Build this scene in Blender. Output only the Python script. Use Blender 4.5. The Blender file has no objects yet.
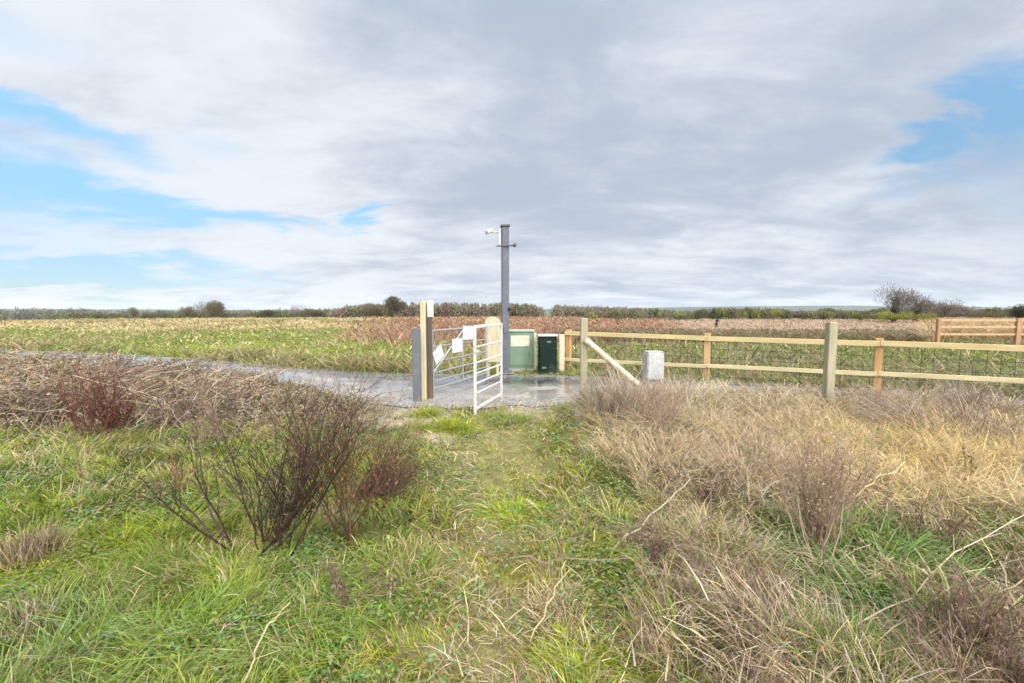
import bpy, math, random
import numpy as np
from mathutils import Vector
random.seed(7); rng = np.random.default_rng(11)
PI = math.pi; R = math.radians
scn = bpy.context.scene; COL = scn.collection

# ------------------------------------------------------------------ camera
H = 1.5; F = 430.0; CX, CY = 512.0, 341.5; HOR = 310.5
PITCH = math.atan((CY - HOR) / F)
cam = bpy.data.objects.new('camera', bpy.data.cameras.new('camera')); COL.objects.link(cam)
cam.location = (0, 0, H); cam.rotation_euler = (PI/2 - PITCH, 0, 0)
cam.data.sensor_width = 36; cam.data.lens = 36*F/1024; cam.data.clip_start = .05; cam.data.clip_end = 20000
scn.camera = cam
cp, sp = math.cos(PITCH), math.sin(PITCH)
def at(px, py, z=0.0):
    """point at height z seen at a pixel of the photograph"""
    dx = px-CX; dy = CY-py
    d = (dx, cp*F + sp*dy, -sp*F + cp*dy)
    t = (z-H)/d[2]
    return Vector((d[0]*t, d[1]*t, z))
def atd(px, py, Y):
    dx = px-CX; dy = CY-py
    d = (dx, cp*F + sp*dy, -sp*F + cp*dy); t = Y/d[1]
    return Vector((d[0]*t, Y, H+d[2]*t))
def proj(x, y, z=0.0):
    w = y*cp - (z-H)*sp; v = y*sp + (z-H)*cp
    w = np.maximum(w, .05)
    return CX + F*x/w, CY - F*v/w

# ------------------------------------------------------------------ helpers
def _hash(i, j, s):
    n = (i*374761393 + j*668265263 + s*1442695041) & 0xffffffff
    n = ((n ^ (n >> 13))*1274126177) & 0xffffffff
    return ((n ^ (n >> 16)) & 0xffff)/65535.0
def vnoise(x, y, s=0):
    x = np.asarray(x, float); y = np.asarray(y, float)
    i = np.floor(x).astype(np.int64); j = np.floor(y).astype(np.int64)
    u = x-i; v = y-j; u = u*u*(3-2*u); v = v*v*(3-2*v)
    a = _hash(i, j, s); b = _hash(i+1, j, s); c = _hash(i, j+1, s); d = _hash(i+1, j+1, s)
    return (a*(1-u)+b*u)*(1-v) + (c*(1-u)+d*u)*v
def fbm(x, y, s=0, o=3):
    r = 0; a = .5; t = 0
    for k in range(o):
        r = r + a*vnoise(np.asarray(x)*2**k, np.asarray(y)*2**k, s+k); t += a; a *= .55
    return r/t
def ss(v, a, b):
    t = np.clip((np.asarray(v, float)-a)/(b-a), 0, 1); return t*t*(3-2*t)
def band(v, a, b, c, d): return ss(v, a, b)*(1-ss(v, c, d))

def gz(x, y):
    x = np.asarray(x, float); y = np.asarray(y, float)
    r = np.hypot(x, y)
    z = (fbm(x*.8+9, y*.8, 3)-.5)*.10*(1-ss(r, 5.5, 7)) + (fbm(x*3, y*3, 8)-.5)*.05*(1-ss(r, 5, 6.5))
    z = z - .05*np.exp(-((x-path_x(y))/.45)**2)*(1-ss(y, 5, 6.5))
    z = z - .14*np.exp(-(((x-1.75)/.5)**2+((y-2.3)/.6)**2))
    z = z + (fbm(x*.12, y*.12, 5)-.5)*.25*ss(y, 14, 30)
    z = z - np.clip(r-80, 0, 420)*.0185
    return z
def path_x(y):
    return np.interp(y, [0, 1.7, 2.6, 4, 5.5, 6.3, 7.2], [-.25, -.16, -.05, -.05, -.25, -.1, 0.15])

def link(name, me, parent=None):
    o = bpy.data.objects.new(name, me); COL.objects.link(o)
    if parent: o.parent = parent
    return o
def tag(o, label=None, cat=None, group=None, kind=None):
    for k, v in (('label', label), ('category', cat), ('group', group), ('kind', kind)):
        if v: o[k] = v
    return o
def empty(name, loc, label, cat, group=None, rz=0):
    o = bpy.data.objects.new(name, None); COL.objects.link(o); o.location = loc; o.rotation_euler = (0, 0, rz)
    o.empty_display_size = .1
    return tag(o, label, cat, group)

def jit(c, n, a=.25):
    k = rng.uniform(1-a, 1+a, (n, 1)); h = rng.normal(0, .06, (n, 3))
    return np.clip(c*k*(1+h), .005, .9)

class Soup:
    """collects vertex / face arrays and links them as ONE mesh"""
    def __init__(s): s.v = []; s.c = []; s.f3 = []; s.f4 = []; s.n = 0
    def add(s, v, c, f3=None, f4=None):
        s.v.append(v); s.c.append(c)
        if f3 is not None and len(f3): s.f3.append(f3+s.n)
        if f4 is not None and len(f4): s.f4.append(f4+s.n)
        s.n += len(v)
    def build(s, name, mat, parent=None, smooth=False):
        v = np.concatenate(s.v).astype(np.float32); c = np.concatenate(s.c).astype(np.float32)
        if parent is not None: v = v - np.array(parent.location, dtype=np.float32)
        f3 = np.concatenate(s.f3) if s.f3 else np.zeros((0, 3), int)
        f4 = np.concatenate(s.f4) if s.f4 else np.zeros((0, 4), int)
        me = bpy.data.meshes.new(name)
        me.vertices.add(len(v)); me.vertices.foreach_set('co', v.ravel())
        loops = np.concatenate([f3.ravel(), f4.ravel()]).astype(np.int32)
        me.loops.add(len(loops)); me.loops.foreach_set('vertex_index', loops)
        st = np.concatenate([np.arange(len(f3))*3, len(f3)*3+np.arange(len(f4))*4]).astype(np.int32)
        me.polygons.add(len(st)); me.polygons.foreach_set('loop_start', st)
        me.update(calc_edges=True)
        a = me.color_attributes.new('Col', 'FLOAT_COLOR', 'POINT')
        cc = np.ones((len(v), 4), np.float32); cc[:, :3] = c
        a.data.foreach_set('color', cc.ravel())
        me.polygons.foreach_set('use_smooth', np.full(len(st), smooth))
        me.materials.append(mat)
        return link(name, me, parent)

def blades(S, P, h, w, leanx, leany, col, tipcol=None, droop=.25):
    """curved tapering grass blades; P (n,3)"""
    n = len(P)
    if n == 0: return
    a = rng.uniform(0, PI, n); wx = np.cos(a)*w*.5; wy = np.sin(a)*w*.5
    V = np.zeros((n, 7, 3)); lv = [(0, 0, 1.), (.4, .22, .9), (.78, .62, .6)]
    for k, (t, l, ww) in enumerate(lv):
        cx = P[:, 0]+leanx*l; cy = P[:, 1]+leany*l; cz = P[:, 2]+h*t
        V[:, 2*k, 0] = cx-wx*ww; V[:, 2*k, 1] = cy-wy*ww; V[:, 2*k, 2] = cz
        V[:, 2*k+1, 0] = cx+wx*ww; V[:, 2*k+1, 1] = cy+wy*ww; V[:, 2*k+1, 2] = cz
    V[:, 6, 0] = P[:, 0]+leanx; V[:, 6, 1] = P[:, 1]+leany; V[:, 6, 2] = P[:, 2]+h*(1-droop*rng.uniform(0, 1, n))
    if tipcol is None: tipcol = col
    C = np.repeat(col[:, None, :], 7, 1); C[:, 4:7] = tipcol[:, None, :]
    b = (np.arange(n)*7)[:, None]
    f4 = np.concatenate([b+np.array([[0, 1, 3, 2]]), b+np.array([[2, 3, 5, 4]])]); f3 = b+np.array([[4, 5, 6]])
    S.add(V.reshape(-1, 3), C.reshape(-1, 3), f3, f4)

def prisms(S, A, B, ra, rb, col, sides=3):
    """tapered sticks from A to B"""
    A = np.asarray(A, float); B = np.asarray(B, float); n = len(A)
    if n == 0: return
    ra = np.broadcast_to(ra, n); rb = np.broadcast_to(rb, n)
    d = B-A; d /= np.maximum(np.linalg.norm(d, axis=1), 1e-6)[:, None]
    ref = np.where(np.abs(d[:, 2:3]) > .9, np.array([[1., 0, 0]]), np.array([[0, 0, 1.]]))
    u = np.cross(d, ref); u /= np.linalg.norm(u, axis=1)[:, None]; v = np.cross(d, u)
    V = np.zeros((n, 2*sides, 3))
    for k in range(sides):
        a = 2*PI*k/sides; o = u*math.cos(a)+v*math.sin(a)
        V[:, k] = A+o*ra[:, None]; V[:, sides+k] = B+o*rb[:, None]
    C = np.repeat(np.broadcast_to(col, (n, 3))[:, None, :], 2*sides, 1)
    b = (np.arange(n)*2*sides)[:, None]
    f4 = np.concatenate([b+np.array([[k, (k+1) % sides, sides+(k+1) % sides, sides+k]]) for k in range(sides)])
    f3 = None
    if sides == 3: f3 = b+np.array([[3, 4, 5]])
    S.add(V.reshape(-1, 3), C.reshape(-1, 3), f3, f4)

def box(S, c, s, col, rot=0, bev=0.0, axis=None, top=None):
    """bevelled box: centre c, size s, rotation about z; axis=(ux,uy,uz) optional frame; top=(sx,sy) scale of top"""
    cx = [(-1, -1), (1, -1), (1, 1), (-1, 1)]
    hx, hy, hz = s[0]/2, s[1]/2, s[2]/2
    pts = []
    b = min(bev, hx*.6, hy*.6, hz*.6)
    rings = [(-hz, b), (-hz+b, 0), (hz-b, 0), (hz, b)] if b > 0 else [(-hz, 0), (hz, 0)]
    for (z, ins) in rings:
        for (i, j) in cx:
            x, y = i*(hx-ins), j*(hy-ins)
            if b > 0:   # chamfer vertical edges: two verts per corner
                bb = b if ins == 0 else b*.3
                if (i*j) > 0: pr = [(x, y-j*bb), (x-i*bb, y)]
                else: pr = [(x-i*bb, y), (x, y-j*bb)]
                pts += [(p[0], p[1], z) for p in pr]
            else: pts.append((x, y, z))
    V = np.array(pts)
    if top is not None:
        m = V[:, 2] > 0; V[m, 0] *= top[0]; V[m, 1] *= top[1]
    k = 8 if b > 0 else 4
    f4 = []; f3 = []
    for r in range(len(rings)-1):
        for i in range(k): f4.append([r*k+i, r*k+(i+1) % k, (r+1)*k+(i+1) % k, (r+1)*k+i])
    L = (len(rings)-1)*k
    if k == 4: f4 += [[3, 2, 1, 0], [L, L+1, L+2, L+3]]
    else:
        for o, rv in ((0, True), (L, False)):
            q = [[o, o+1, o+2, o+3], [o+3, o+4, o+7, o], [o+4, o+5, o+6, o+7]]
            f4 += [x[::-1] if rv else x for x in q]
    if axis is not None:
        M = np.array(axis, float); V = V@M
    else:
        c_, s_ = math.cos(rot), math.sin(rot)
        V = np.stack([V[:, 0]*c_-V[:, 1]*s_, V[:, 0]*s_+V[:, 1]*c_, V[:, 2]], 1)
    V = V+np.array(c)
    S.add(V, np.tile(np.array(col, float), (len(V), 1)), np.array(f3) if f3 else None, np.array(f4))
def beam(S, a, b, w, h, col, bev=.004):
    """rectangular bar from a to b, w across, h upright"""
    a = np.array(a, float); b = np.array(b, float); d = b-a; L = np.linalg.norm(d); d /= L
    up = np.array([0, 0, 1.]) if abs(d[2]) < .95 else np.array([0, 1., 0])
    s = np.cross(d, up); s /= np.linalg.norm(s); u = np.cross(s, d)
    box(S, (a+b)/2, (L, w, h), col, bev=bev, axis=(d, s, u))
def rod(S, a, b, r, col, sides=10, r2=None):
    prisms(S, [a], [b], r, r if r2 is None else r2, np.array(col), sides)
    a = np.array(a, float); b = np.array(b, float)
    # caps
    n = S.v[-1].shape[0]//2
    base = S.n-2*n
    for off in (0, n):
        ctr = S.v[-1][off:off+n].mean(0) if False else None
    V = S.v[-1]
    for off, P in ((0, a), (n, b)):
        vv = np.vstack([V[off:off+n], P[None]])
        S_f = np.array([[k, (k+1) % n, n] for k in range(n)])
        S.v.append(vv); S.c.append(np.tile(np.array(col, float), (n+1, 1))); S.f3.append(S_f+S.n); S.n += n+1

# ------------------------------------------------------------------ materials
def new_mat(name):
    m = bpy.data.materials.new(name); m.use_nodes = True
    nt = m.node_tree; b = nt.nodes['Principled BSDF']
    return m, nt, b
def N(nt, t, **k):
    n = nt.nodes.new(t)
    for a, v in k.items(): setattr(n, a, v)
    return n
def plant_mat(name, rough=.7, trans=.35, spec=.2):
    m, nt, b = new_mat(name)
    at_ = N(nt, 'ShaderNodeAttribute'); at_.attribute_name = 'Col'
    b.inputs['Roughness'].default_value = rough; b.inputs['Specular IOR Level'].default_value = spec
    nt.links.new(at_.outputs['Color'], b.inputs['Base Color'])
    if trans > 0:
        t = N(nt, 'ShaderNodeBsdfTranslucent'); mx = N(nt, 'ShaderNodeMixShader'); mx.inputs[0].default_value = trans
        nt.links.new(at_.outputs['Color'], t.inputs['Color'])
        nt.links.new(b.outputs[0], mx.inputs[1]); nt.links.new(t.outputs[0], mx.inputs[2])
        nt.links.new(mx.outputs[0], nt.nodes['Material Output'].inputs['Surface'])
    return m
def surf_mat(name, rough=.6, metal=0, nscale=8, namp=.25, stretch=(1, 1, 1), bump=.0, dirt=None, dirtamt=.5, spec=.4, bscale=None):
    """vertex colour x noise, with optional dirt blotches and bump"""
    m, nt, b = new_mat(name); L = nt.links.new
    at_ = N(nt, 'ShaderNodeAttribute'); at_.attribute_name = 'Col'
    tc = N(nt, 'ShaderNodeTexCoord'); mp = N(nt, 'ShaderNodeMapping'); mp.inputs['Scale'].default_value = stretch
    L(tc.outputs['Object'], mp.inputs['Vector'])
    no = N(nt, 'ShaderNodeTexNoise'); no.inputs['Scale'].default_value = nscale; no.inputs['Detail'].default_value = 6; no.inputs['Roughness'].default_value = .65
    L(mp.outputs[0], no.inputs['Vector'])
    mr = N(nt, 'ShaderNodeMapRange'); mr.inputs['From Min'].default_value = .3; mr.inputs['From Max'].default_value = .7
    mr.inputs['To Min'].default_value = 1-namp; mr.inputs['To Max'].default_value = 1+namp
    L(no.outputs['Fac'], mr.inputs['Value'])
    mu = N(nt, 'ShaderNodeVectorMath', operation='SCALE'); L(at_.outputs['Color'], mu.inputs[0]); L(mr.outputs[0], mu.inputs['Scale'])
    last = mu.outputs[0]
    if dirt is not None:
        n2 = N(nt, 'ShaderNodeTexNoise'); n2.inputs['Scale'].default_value = nscale*.45; n2.inputs['Detail'].default_value = 8; n2.inputs['Roughness'].default_value = .7
        L(mp.outputs[0], n2.inputs['Vector'])
        r2 = N(nt, 'ShaderNodeMapRange'); r2.inputs['From Min'].default_value = .5; r2.inputs['From Max'].default_value = .68; r2.inputs['To Max'].default_value = dirtamt
        L(n2.outputs['Fac'], r2.inputs['Value'])
        mx = N(nt, 'ShaderNodeMix', data_type='RGBA'); L(r2.outputs[0], mx.inputs['Factor']); L(last, mx.inputs['A']); mx.inputs['B'].default_value = (*dirt, 1)
        last = mx.outputs['Result']
    L(last, b.inputs['Base Color'])
    b.inputs['Roughness'].default_value = rough; b.inputs['Metallic'].default_value = metal; b.inputs['Specular IOR Level'].default_value = spec
    if bump > 0:
        bn = N(nt, 'ShaderNodeTexNoise'); bn.inputs['Scale'].default_value = bscale or nscale*3; bn.inputs['Detail'].default_value = 5
        L(mp.outputs[0], bn.inputs['Vector'])
        bu = N(nt, 'ShaderNodeBump'); bu.inputs['Strength'].default_value = bump; bu.inputs['Distance'].default_value = .01
        L(bn.outputs['Fac'], bu.inputs['Height']); L(bu.outputs[0], b.inputs['Normal'])
    return m
M_GRASS = plant_mat('grass_blades', .55, .25, .3)
M_DRY = plant_mat('dry_stems', .8, .25, .15)
M_TWIG = plant_mat('bare_twigs', .85, 0, .1)
M_LEAF = plant_mat('broad_leaves', .5, .3, .4)
M_SOIL = surf_mat('soil', .95, 0, 9, .35, bump=.6, bscale=30, spec=.1)
M_FARTREE = plant_mat('winter_crowns', .9, .2, .05)
M_WOOD_OLD = surf_mat('weathered_timber', .85, 0, 14, .22, (1, 1, .12), bump=.5, dirt=(.16, .17, .09), dirtamt=.5, spec=.15)
M_WOOD_NEW = surf_mat('new_timber', .75, 0, 12, .16, (.15, .15, 1), bump=.3, dirt=(.42, .3, .13), dirtamt=.4, spec=.2)
M_WOOD_POST = surf_mat('stained_timber', .8, 0, 14, .2, (1, 1, .12), bump=.4, dirt=(.2, .12, .06), dirtamt=.5, spec=.15)
M_STEEL = surf_mat('galvanised_steel', .45, .55, 18, .15, bump=.08, dirt=(.25, .24, .22), dirtamt=.4)
M_WHITE = surf_mat('white_paint', .4, 0, 9, .07, dirt=(.26, .22, .16), dirtamt=.5)
M_PLASTIC = surf_mat('grey_post_coating', .6, 0, 10, .12, dirt=(.2, .2, .19), dirtamt=.4, bump=.1)
M_CAB = surf_mat('painted_cabinet', .65, 0, 6, .10, dirt=(.12, .16, .1), dirtamt=.25, spec=.15)
M_STONE = surf_mat('pale_stone', .85, 0, 12, .22, bump=.6, dirt=(.3, .3, .27), dirtamt=.6)
M_WIRE = surf_mat('wire', .5, .6, 10, .1)

# ------------------------------------------------------------------ zones of the ground
ROAD_NEAR = [(-1200, 321), (-500, 330), (-200, 344), (0, 357.5), (100, 364), (200, 373), (260, 380), (310, 391), (350, 401), (420, 407), (560, 406), (620, 400), (720, 398), (860, 404), (1024, 415), (1300, 445), (1800, 500)]
ROAD_FAR = [(-1200, 317.5), (-500, 324), (-200, 337), (0, 348.5), (100, 353), (200, 358.5), (260, 364), (310, 368), (350, 371), (420, 374), (560, 375.5), (620, 377), (720, 381), (860, 388), (1024, 399), (1300, 420), (1800, 458)]
def curve(pts, n=60):
    P = [at(*p) for p in pts]; out = []
    for i in range(len(P)-1):
        a = P[max(i-1, 0)]; b = P[i]; c = P[i+1]; d = P[min(i+2, len(P)-1)]
        for k in range(n):
            t = k/n
            out.append(.5*((2*b)+(c-a)*t+(2*a-5*b+4*c-d)*t*t+(3*b-a-3*c+d)*t**3))
    out.append(P[-1]); return np.array([[v.x, v.y] for v in out])
CN = curve(ROAD_NEAR); CF = curve(ROAD_FAR)
CN[:, 1] += .30*(fbm(CN[:, 0]*1.7, CN[:, 0]*0, 501)-.5)+.14*(fbm(CN[:, 0]*6, CN[:, 0]*0, 503)-.5); CF[:, 1] += .35*(fbm(CF[:, 0]*1.3, CF[:, 0]*0, 505)-.5)
def yn(x): return np.interp(x, CN[np.argsort(CN[:, 0]), 0], CN[np.argsort(CN[:, 0]), 1])
def yf(x): return np.interp(x, CF[np.argsort(CF[:, 0]), 0], CF[np.argsort(CF[:, 0]), 1])

A = np.array
GRN = A([.19, .265, .02]); GRN2 = A([.115, .17, .025]); GRNC = A([.19, .275, .08]); YEL = A([.32, .33, .02])
STRAW = A([.50, .41, .23]); TAN = A([.34, .26, .155]); BRN = A([.13, .085, .055]); MAUVE = A([.235, .175, .14]); GREYS = A([.43, .375, .29]); RUST = A([.33, .15, .08]); OLIVE = A([.19, .2, .06])

def near_weights(x, y):
    """share of each cover kind in the near verge: green, moss, path, straw, brown"""
    p, q = proj(x, y, 0)
    n1 = fbm(x*1.1+3, y*1.1, 21); n2 = fbm(x*2.3, y*2.3+5, 31); n3 = fbm(x*.6+7, y*.6, 41)
    pathw = np.exp(-((x-path_x(y))/(.36+.08*y))**2)*(1-ss(y, 6.8, 7.5))
    sh = 95*ss(q, 440, 560)
    right = ss(p+170*(n1-.5)+60*(n2-.5)-sh, 555, 665)
    up = ss(q+60*(n2-.5), 560, 450)
    straw = right*(.16+1.0*up)*ss(n2+.38*up, .44, .62) + (1-right)*.12*ss(n2, .55, .7)
    brown = right*.38*ss(n1, .47, .6)*(1-.5*up) + ss(p, 900, 980)*ss(q, 560, 640)*.6 + .10*ss(n1, .55, .7)
    midlow = band(p, 400, 480, 640, 760)*ss(q, 440, 520); straw = straw+midlow*.40*ss(n2, .42, .6)
    gblob = np.exp(-(((p-880)/70)**2+((q-590)/60)**2)); straw = straw*(1-.85*gblob); brown = brown*(1-.8*gblob)
    ylw = np.exp(-(((p-930)/90)**2+((q-460)/30)**2)); straw = straw+ylw
    moss = (1-right)*ss(n3, .50, .62)*.9 + .5*np.exp(-(((p-585)/45)**2+((q-630)/45)**2)) + .8*np.exp(-(((p-110)/80)**2+((q-520)/35)**2))
    # thicket bands
    bl = ss(q+26*(n1-.5), 448, 424)*ss(-p, -395, -330)     # left thicket
    straw = straw*(1-bl)
    return dict(p=p, q=q, n1=n1, n2=n2, n3=n3, path=pathw, right=right, up=up, straw=straw, brown=brown, moss=moss, bl=bl)

def field_col(x, y):
    """cover colours beyond the road"""
    p, q = proj(x, y, 0)
    n1 = fbm(x*.25, y*.12, 51); n2 = fbm(x*1.3, y*.5, 61)
    tan = ss(-q+14*(n1-.5), -334, -322)
    red = band(p+60*(n1-.5), 330, 430, 640, 720)*ss(-q+12*(n2-.5), -350, -330)
    pale = ss(p, 630, 690)*ss(-q+6*(n2-.5), -341, -333)
    return p, q, n1, n2, tan, red, pale

# ------------------------------------------------------------------ ground sheet
def make_ground():
    rs = np.concatenate([np.linspace(.0, 14, 150)[1:], np.geomspace(14.2, 9000, 110)])
    ths = np.concatenate([np.linspace(-62, 62, 420), np.linspace(62, 298, 60)[1:-1]])
    ths = np.radians(90-ths)
    RR, TT = np.meshgrid(rs, ths, indexing='ij')
    X = RR*np.cos(TT); Y = RR*np.sin(TT)
    Z = gz(X, Y)
    on = road_mask(X, Y)
    Z = np.where(on, np.minimum(Z, -.01), Z)
    C = np.zeros(X.shape+(3,))
    w = near_weights(X, Y)
    soil = A([.10, .085, .045]); g = A([.06, .07, .02]); s = A([.13, .095, .055]); mud = A([.30, .25, .18])
    k = np.clip(w['straw'], 0, 1)[..., None]
    base = g*(1-k)+s*k
    pk = np.clip(w['path']*(.6+w['n2']), 0, 1)[..., None]
    base = base*(1-pk)+A([.17, .155, .065])*pk
    p, q = w['p'], w['q']
    bare = np.exp(-(((p-385)/72)**2+((q-414)/15)**2)) + np.exp(-(((p-530)/26)**2+((q-412)/10)**2)) + .5*np.exp(-(((p-440)/40)**2+((q-436)/10)**2))
    bk = (ss(bare*(.5+w['n2']), .3, .55))[..., None]
    base = base*(1-bk)+mud*bk
    _, _, n1, n2, tan, red, pale = field_col(X, Y)
    fc = A([.12, .15, .03])*(.8+.5*n2[..., None])
    fc = fc*(1-tan[..., None])+A([.36, .28, .17])*tan[..., None]
    fc = fc*(1-red[..., None])+A([.27, .13, .08])*red[..., None]
    fc = fc*(1-pale[..., None])+A([.32, .24, .17])*pale[..., None]
    far = (Y > (yn(X)+yf(X))/2)[..., None]
    C = np.where(far, fc, base)
    ff = ss(RR, 300, 700)[..., None]; C = C*(1-ff)+A([.10, .11, .07])*ff
    nr, nt_ = X.shape
    V = np.stack([X, Y, Z], -1).reshape(-1, 3)
    i, j = np.meshgrid(np.arange(nr-1), np.arange(nt_), indexing='ij'); j2 = (j+1) % nt_
    f4 = np.stack([i*nt_+j, (i+1)*nt_+j, (i+1)*nt_+j2, i*nt_+j2], -1).reshape(-1, 4)[:, ::-1]
    S = Soup(); S.add(V, C.reshape(-1, 3), None, f4)
    S.add(A([[0, 0, float(gz(0, 0))]]), A([[.1, .1, .05]]), None, None)
    ctr = len(V); S.f3.append(np.array([[ctr, jj, (jj+1) % nt_] for jj in range(nt_)])[:, ::-1])
    o = S.build('ground', M_SOIL, smooth=True); tag(o, kind='structure'); return o
def road_mask(x, y):
    x = np.asarray(x); y = np.asarray(y)
    return (y > yn(x)-.05) & (y < yf(x)+.05)
make_ground()

# road sheet
def make_road():
    m, nt, b = new_mat('road_surface'); L = nt.links.new
    tc = N(nt, 'ShaderNodeTexCoord'); at_ = N(nt, 'ShaderNodeAttribute'); at_.attribute_name = 'Col'
    n1 = N(nt, 'ShaderNodeTexNoise'); n1.inputs['Scale'].default_value = 1.1; n1.inputs['Detail'].default_value = 5; L(tc.outputs['Object'], n1.inputs['Vector'])
    n2 = N(nt, 'ShaderNodeTexNoise'); n2.inputs['Scale'].default_value = 22; n2.inputs['Detail'].default_value = 6; n2.inputs['Roughness'].default_value = .8; L(tc.outputs['Object'], n2.inputs['Vector'])
    mr = N(nt, 'ShaderNodeMapRange'); mr.inputs['From Min'].default_value = .3; mr.inputs['From Max'].default_value = .7; mr.inputs['To Min'].default_value = .55; mr.inputs['To Max'].default_value = 1.4; L(n2.outputs['Fac'], mr.inputs['Value'])
    sc = N(nt, 'ShaderNodeVectorMath', operation='SCALE'); L(at_.outputs['Color'], sc.inputs[0]); L(mr.outputs[0], sc.inputs['Scale']); L(sc.outputs[0], b.inputs['Base Color'])
    wet = N(nt, 'ShaderNodeMapRange'); wet.inputs['From Min'].default_value = .42; wet.inputs['From Max'].default_value = .50; wet.inputs['To Min'].default_value = .8; wet.inputs['To Max'].default_value = .05; L(n1.outputs['Fac'], wet.inputs['Value'])
    L(wet.outputs[0], b.inputs['Roughness'])
    bs = N(nt, 'ShaderNodeMapRange'); bs.inputs['From Min'].default_value = .05; bs.inputs['From Max'].default_value = .8; bs.inputs['To Min'].default_value = .0; bs.inputs['To Max'].default_value = .7; L(wet.outputs[0], bs.inputs['Value'])
    bu = N(nt, 'ShaderNodeBump'); bu.inputs['Distance'].default_value = .02; L(bs.outputs[0], bu.inputs['Strength']); L(n2.outputs['Fac'], bu.inputs['Height']); L(bu.outputs[0], b.inputs['Normal'])
    n = len(CN); K = 26
    # resample both edges at the same index
    V = np.zeros((n, K+1, 3)); C = np.zeros((n, K+1, 3))
    for k in range(K+1):
        t = k/K
        e = CN*(1-t)+CF*t
        V[:, k, :2] = e
        V[:, k, 2] = gz(e[:, 0], e[:, 1])*0 - np.clip(np.hypot(e[:, 0], e[:, 1])-80, 0, 420)*.0185 + .006 + .035*math.sin(PI*t)
        p, q = proj(e[:, 0], e[:, 1])
        nz = fbm(e[:, 0]*1.2, e[:, 1]*2.5, 71)
        dark = A([.105, .10, .095]); lite = A([.29, .265, .235])
        kk = ss(.62-t+.5*(nz-.5), .0, .25)*.9
        kk = kk*band(p, 250, 340, 640, 800) + .35*(1-band(p, 250, 340, 640, 800))
        rut = np.exp(-((t-.33+.06*(nz-.5))/.07)**2)+np.exp(-((t-.68+.06*(nz-.5))/.07)**2)
        grav = band(t+.25*(nz-.5), .45, .55, .8, .9)*band(p, 420, 460, 900, 1000)*.5
        C[:, k] = (dark*(1-kk[:, None])+lite*kk[:, None]+.03*(1-kk[:, None]))*(1-grav[:, None])*(.55+.9*fbm(e[:,0]*1.3,e[:,1]*3,77)[:, None])*(1-.28*rut[:, None])
    # ragged edges
    S = Soup(); W = K+1
    i, j = np.meshgrid(np.arange(n-1), np.arange(K), indexing='ij')
    f4 = np.stack([i*W+j, (i+1)*W+j, (i+1)*W+j+1, i*W+j+1], -1).reshape(-1, 4)
    S.add(V.reshape(-1, 3), C.reshape(-1, 3), None, f4)
    tag(S.build('road', m, smooth=True), kind='structure')
    # loose stones on the surface and its edges
    S = Soup(); q = 12000; px_ = rng.uniform(280, 700, q); py_ = rng.uniform(372, 412, q)
    w_ = A([tuple(at(a, b)) for a, b in zip(px_, py_)]); x, y = w_[:, 0], w_[:, 1]
    t = (y-yn(x))/(yf(x)-yn(x)); ok = (t > -.12) & (t < 1.1) & (rng.uniform(0, 1, q) < .15+.85*band(t+.3*(fbm(x*2, y*2, 701)-.5), .38, .5, .75, .95)+.5*(t < .08)); x, y = x[ok], y[ok]; q = len(x)
    r_ = rng.uniform(.006, .02, q); O = A([[1, 0, 0], [0, 1, 0], [-1, 0, 0], [0, -1, 0], [0, 0, 1.]]); V = O[None]*rng.uniform(.5, 1.2, (q, 5, 1))*r_[:, None, None]; V[:, 4, 2] *= .7
    a = rng.uniform(0, PI, q); V = np.stack([V[..., 0]*np.cos(a)[:, None]-V[..., 1]*np.sin(a)[:, None]+x[:, None], V[..., 0]*np.sin(a)[:, None]+V[..., 1]*np.cos(a)[:, None]+y[:, None], V[..., 2]+.03*np.ones((q, 5))], -1)
    b = (np.arange(q)*5)[:, None]; c = jit(A([.17, .16, .16]), q, .6)
    S.add(V.reshape(-1, 3), np.repeat(c[:, None], 5, 1).reshape(-1, 3), np.concatenate([b+A([[k, (k+1) % 4, 4]]) for k in range(4)])); tag(S.build('gravel', M_SOIL), kind='stuff')
make_road()

# ------------------------------------------------------------------ near verge vegetation (stuff)
def sample(n, y0, y1, pw, spread=1.32, cx=0):
    """points spread over the ground in front, density falling with distance to the power pw"""
    u = rng.uniform(0, 1, n)
    e = 2-pw
    y = (y0**e+u*(y1**e-y0**e))**(1/e) if abs(e) > 1e-3 else y0*(y1/y0)**u
    x = rng.uniform(-1, 1, n)*(y*spread+.6)
    return x, y

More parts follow.
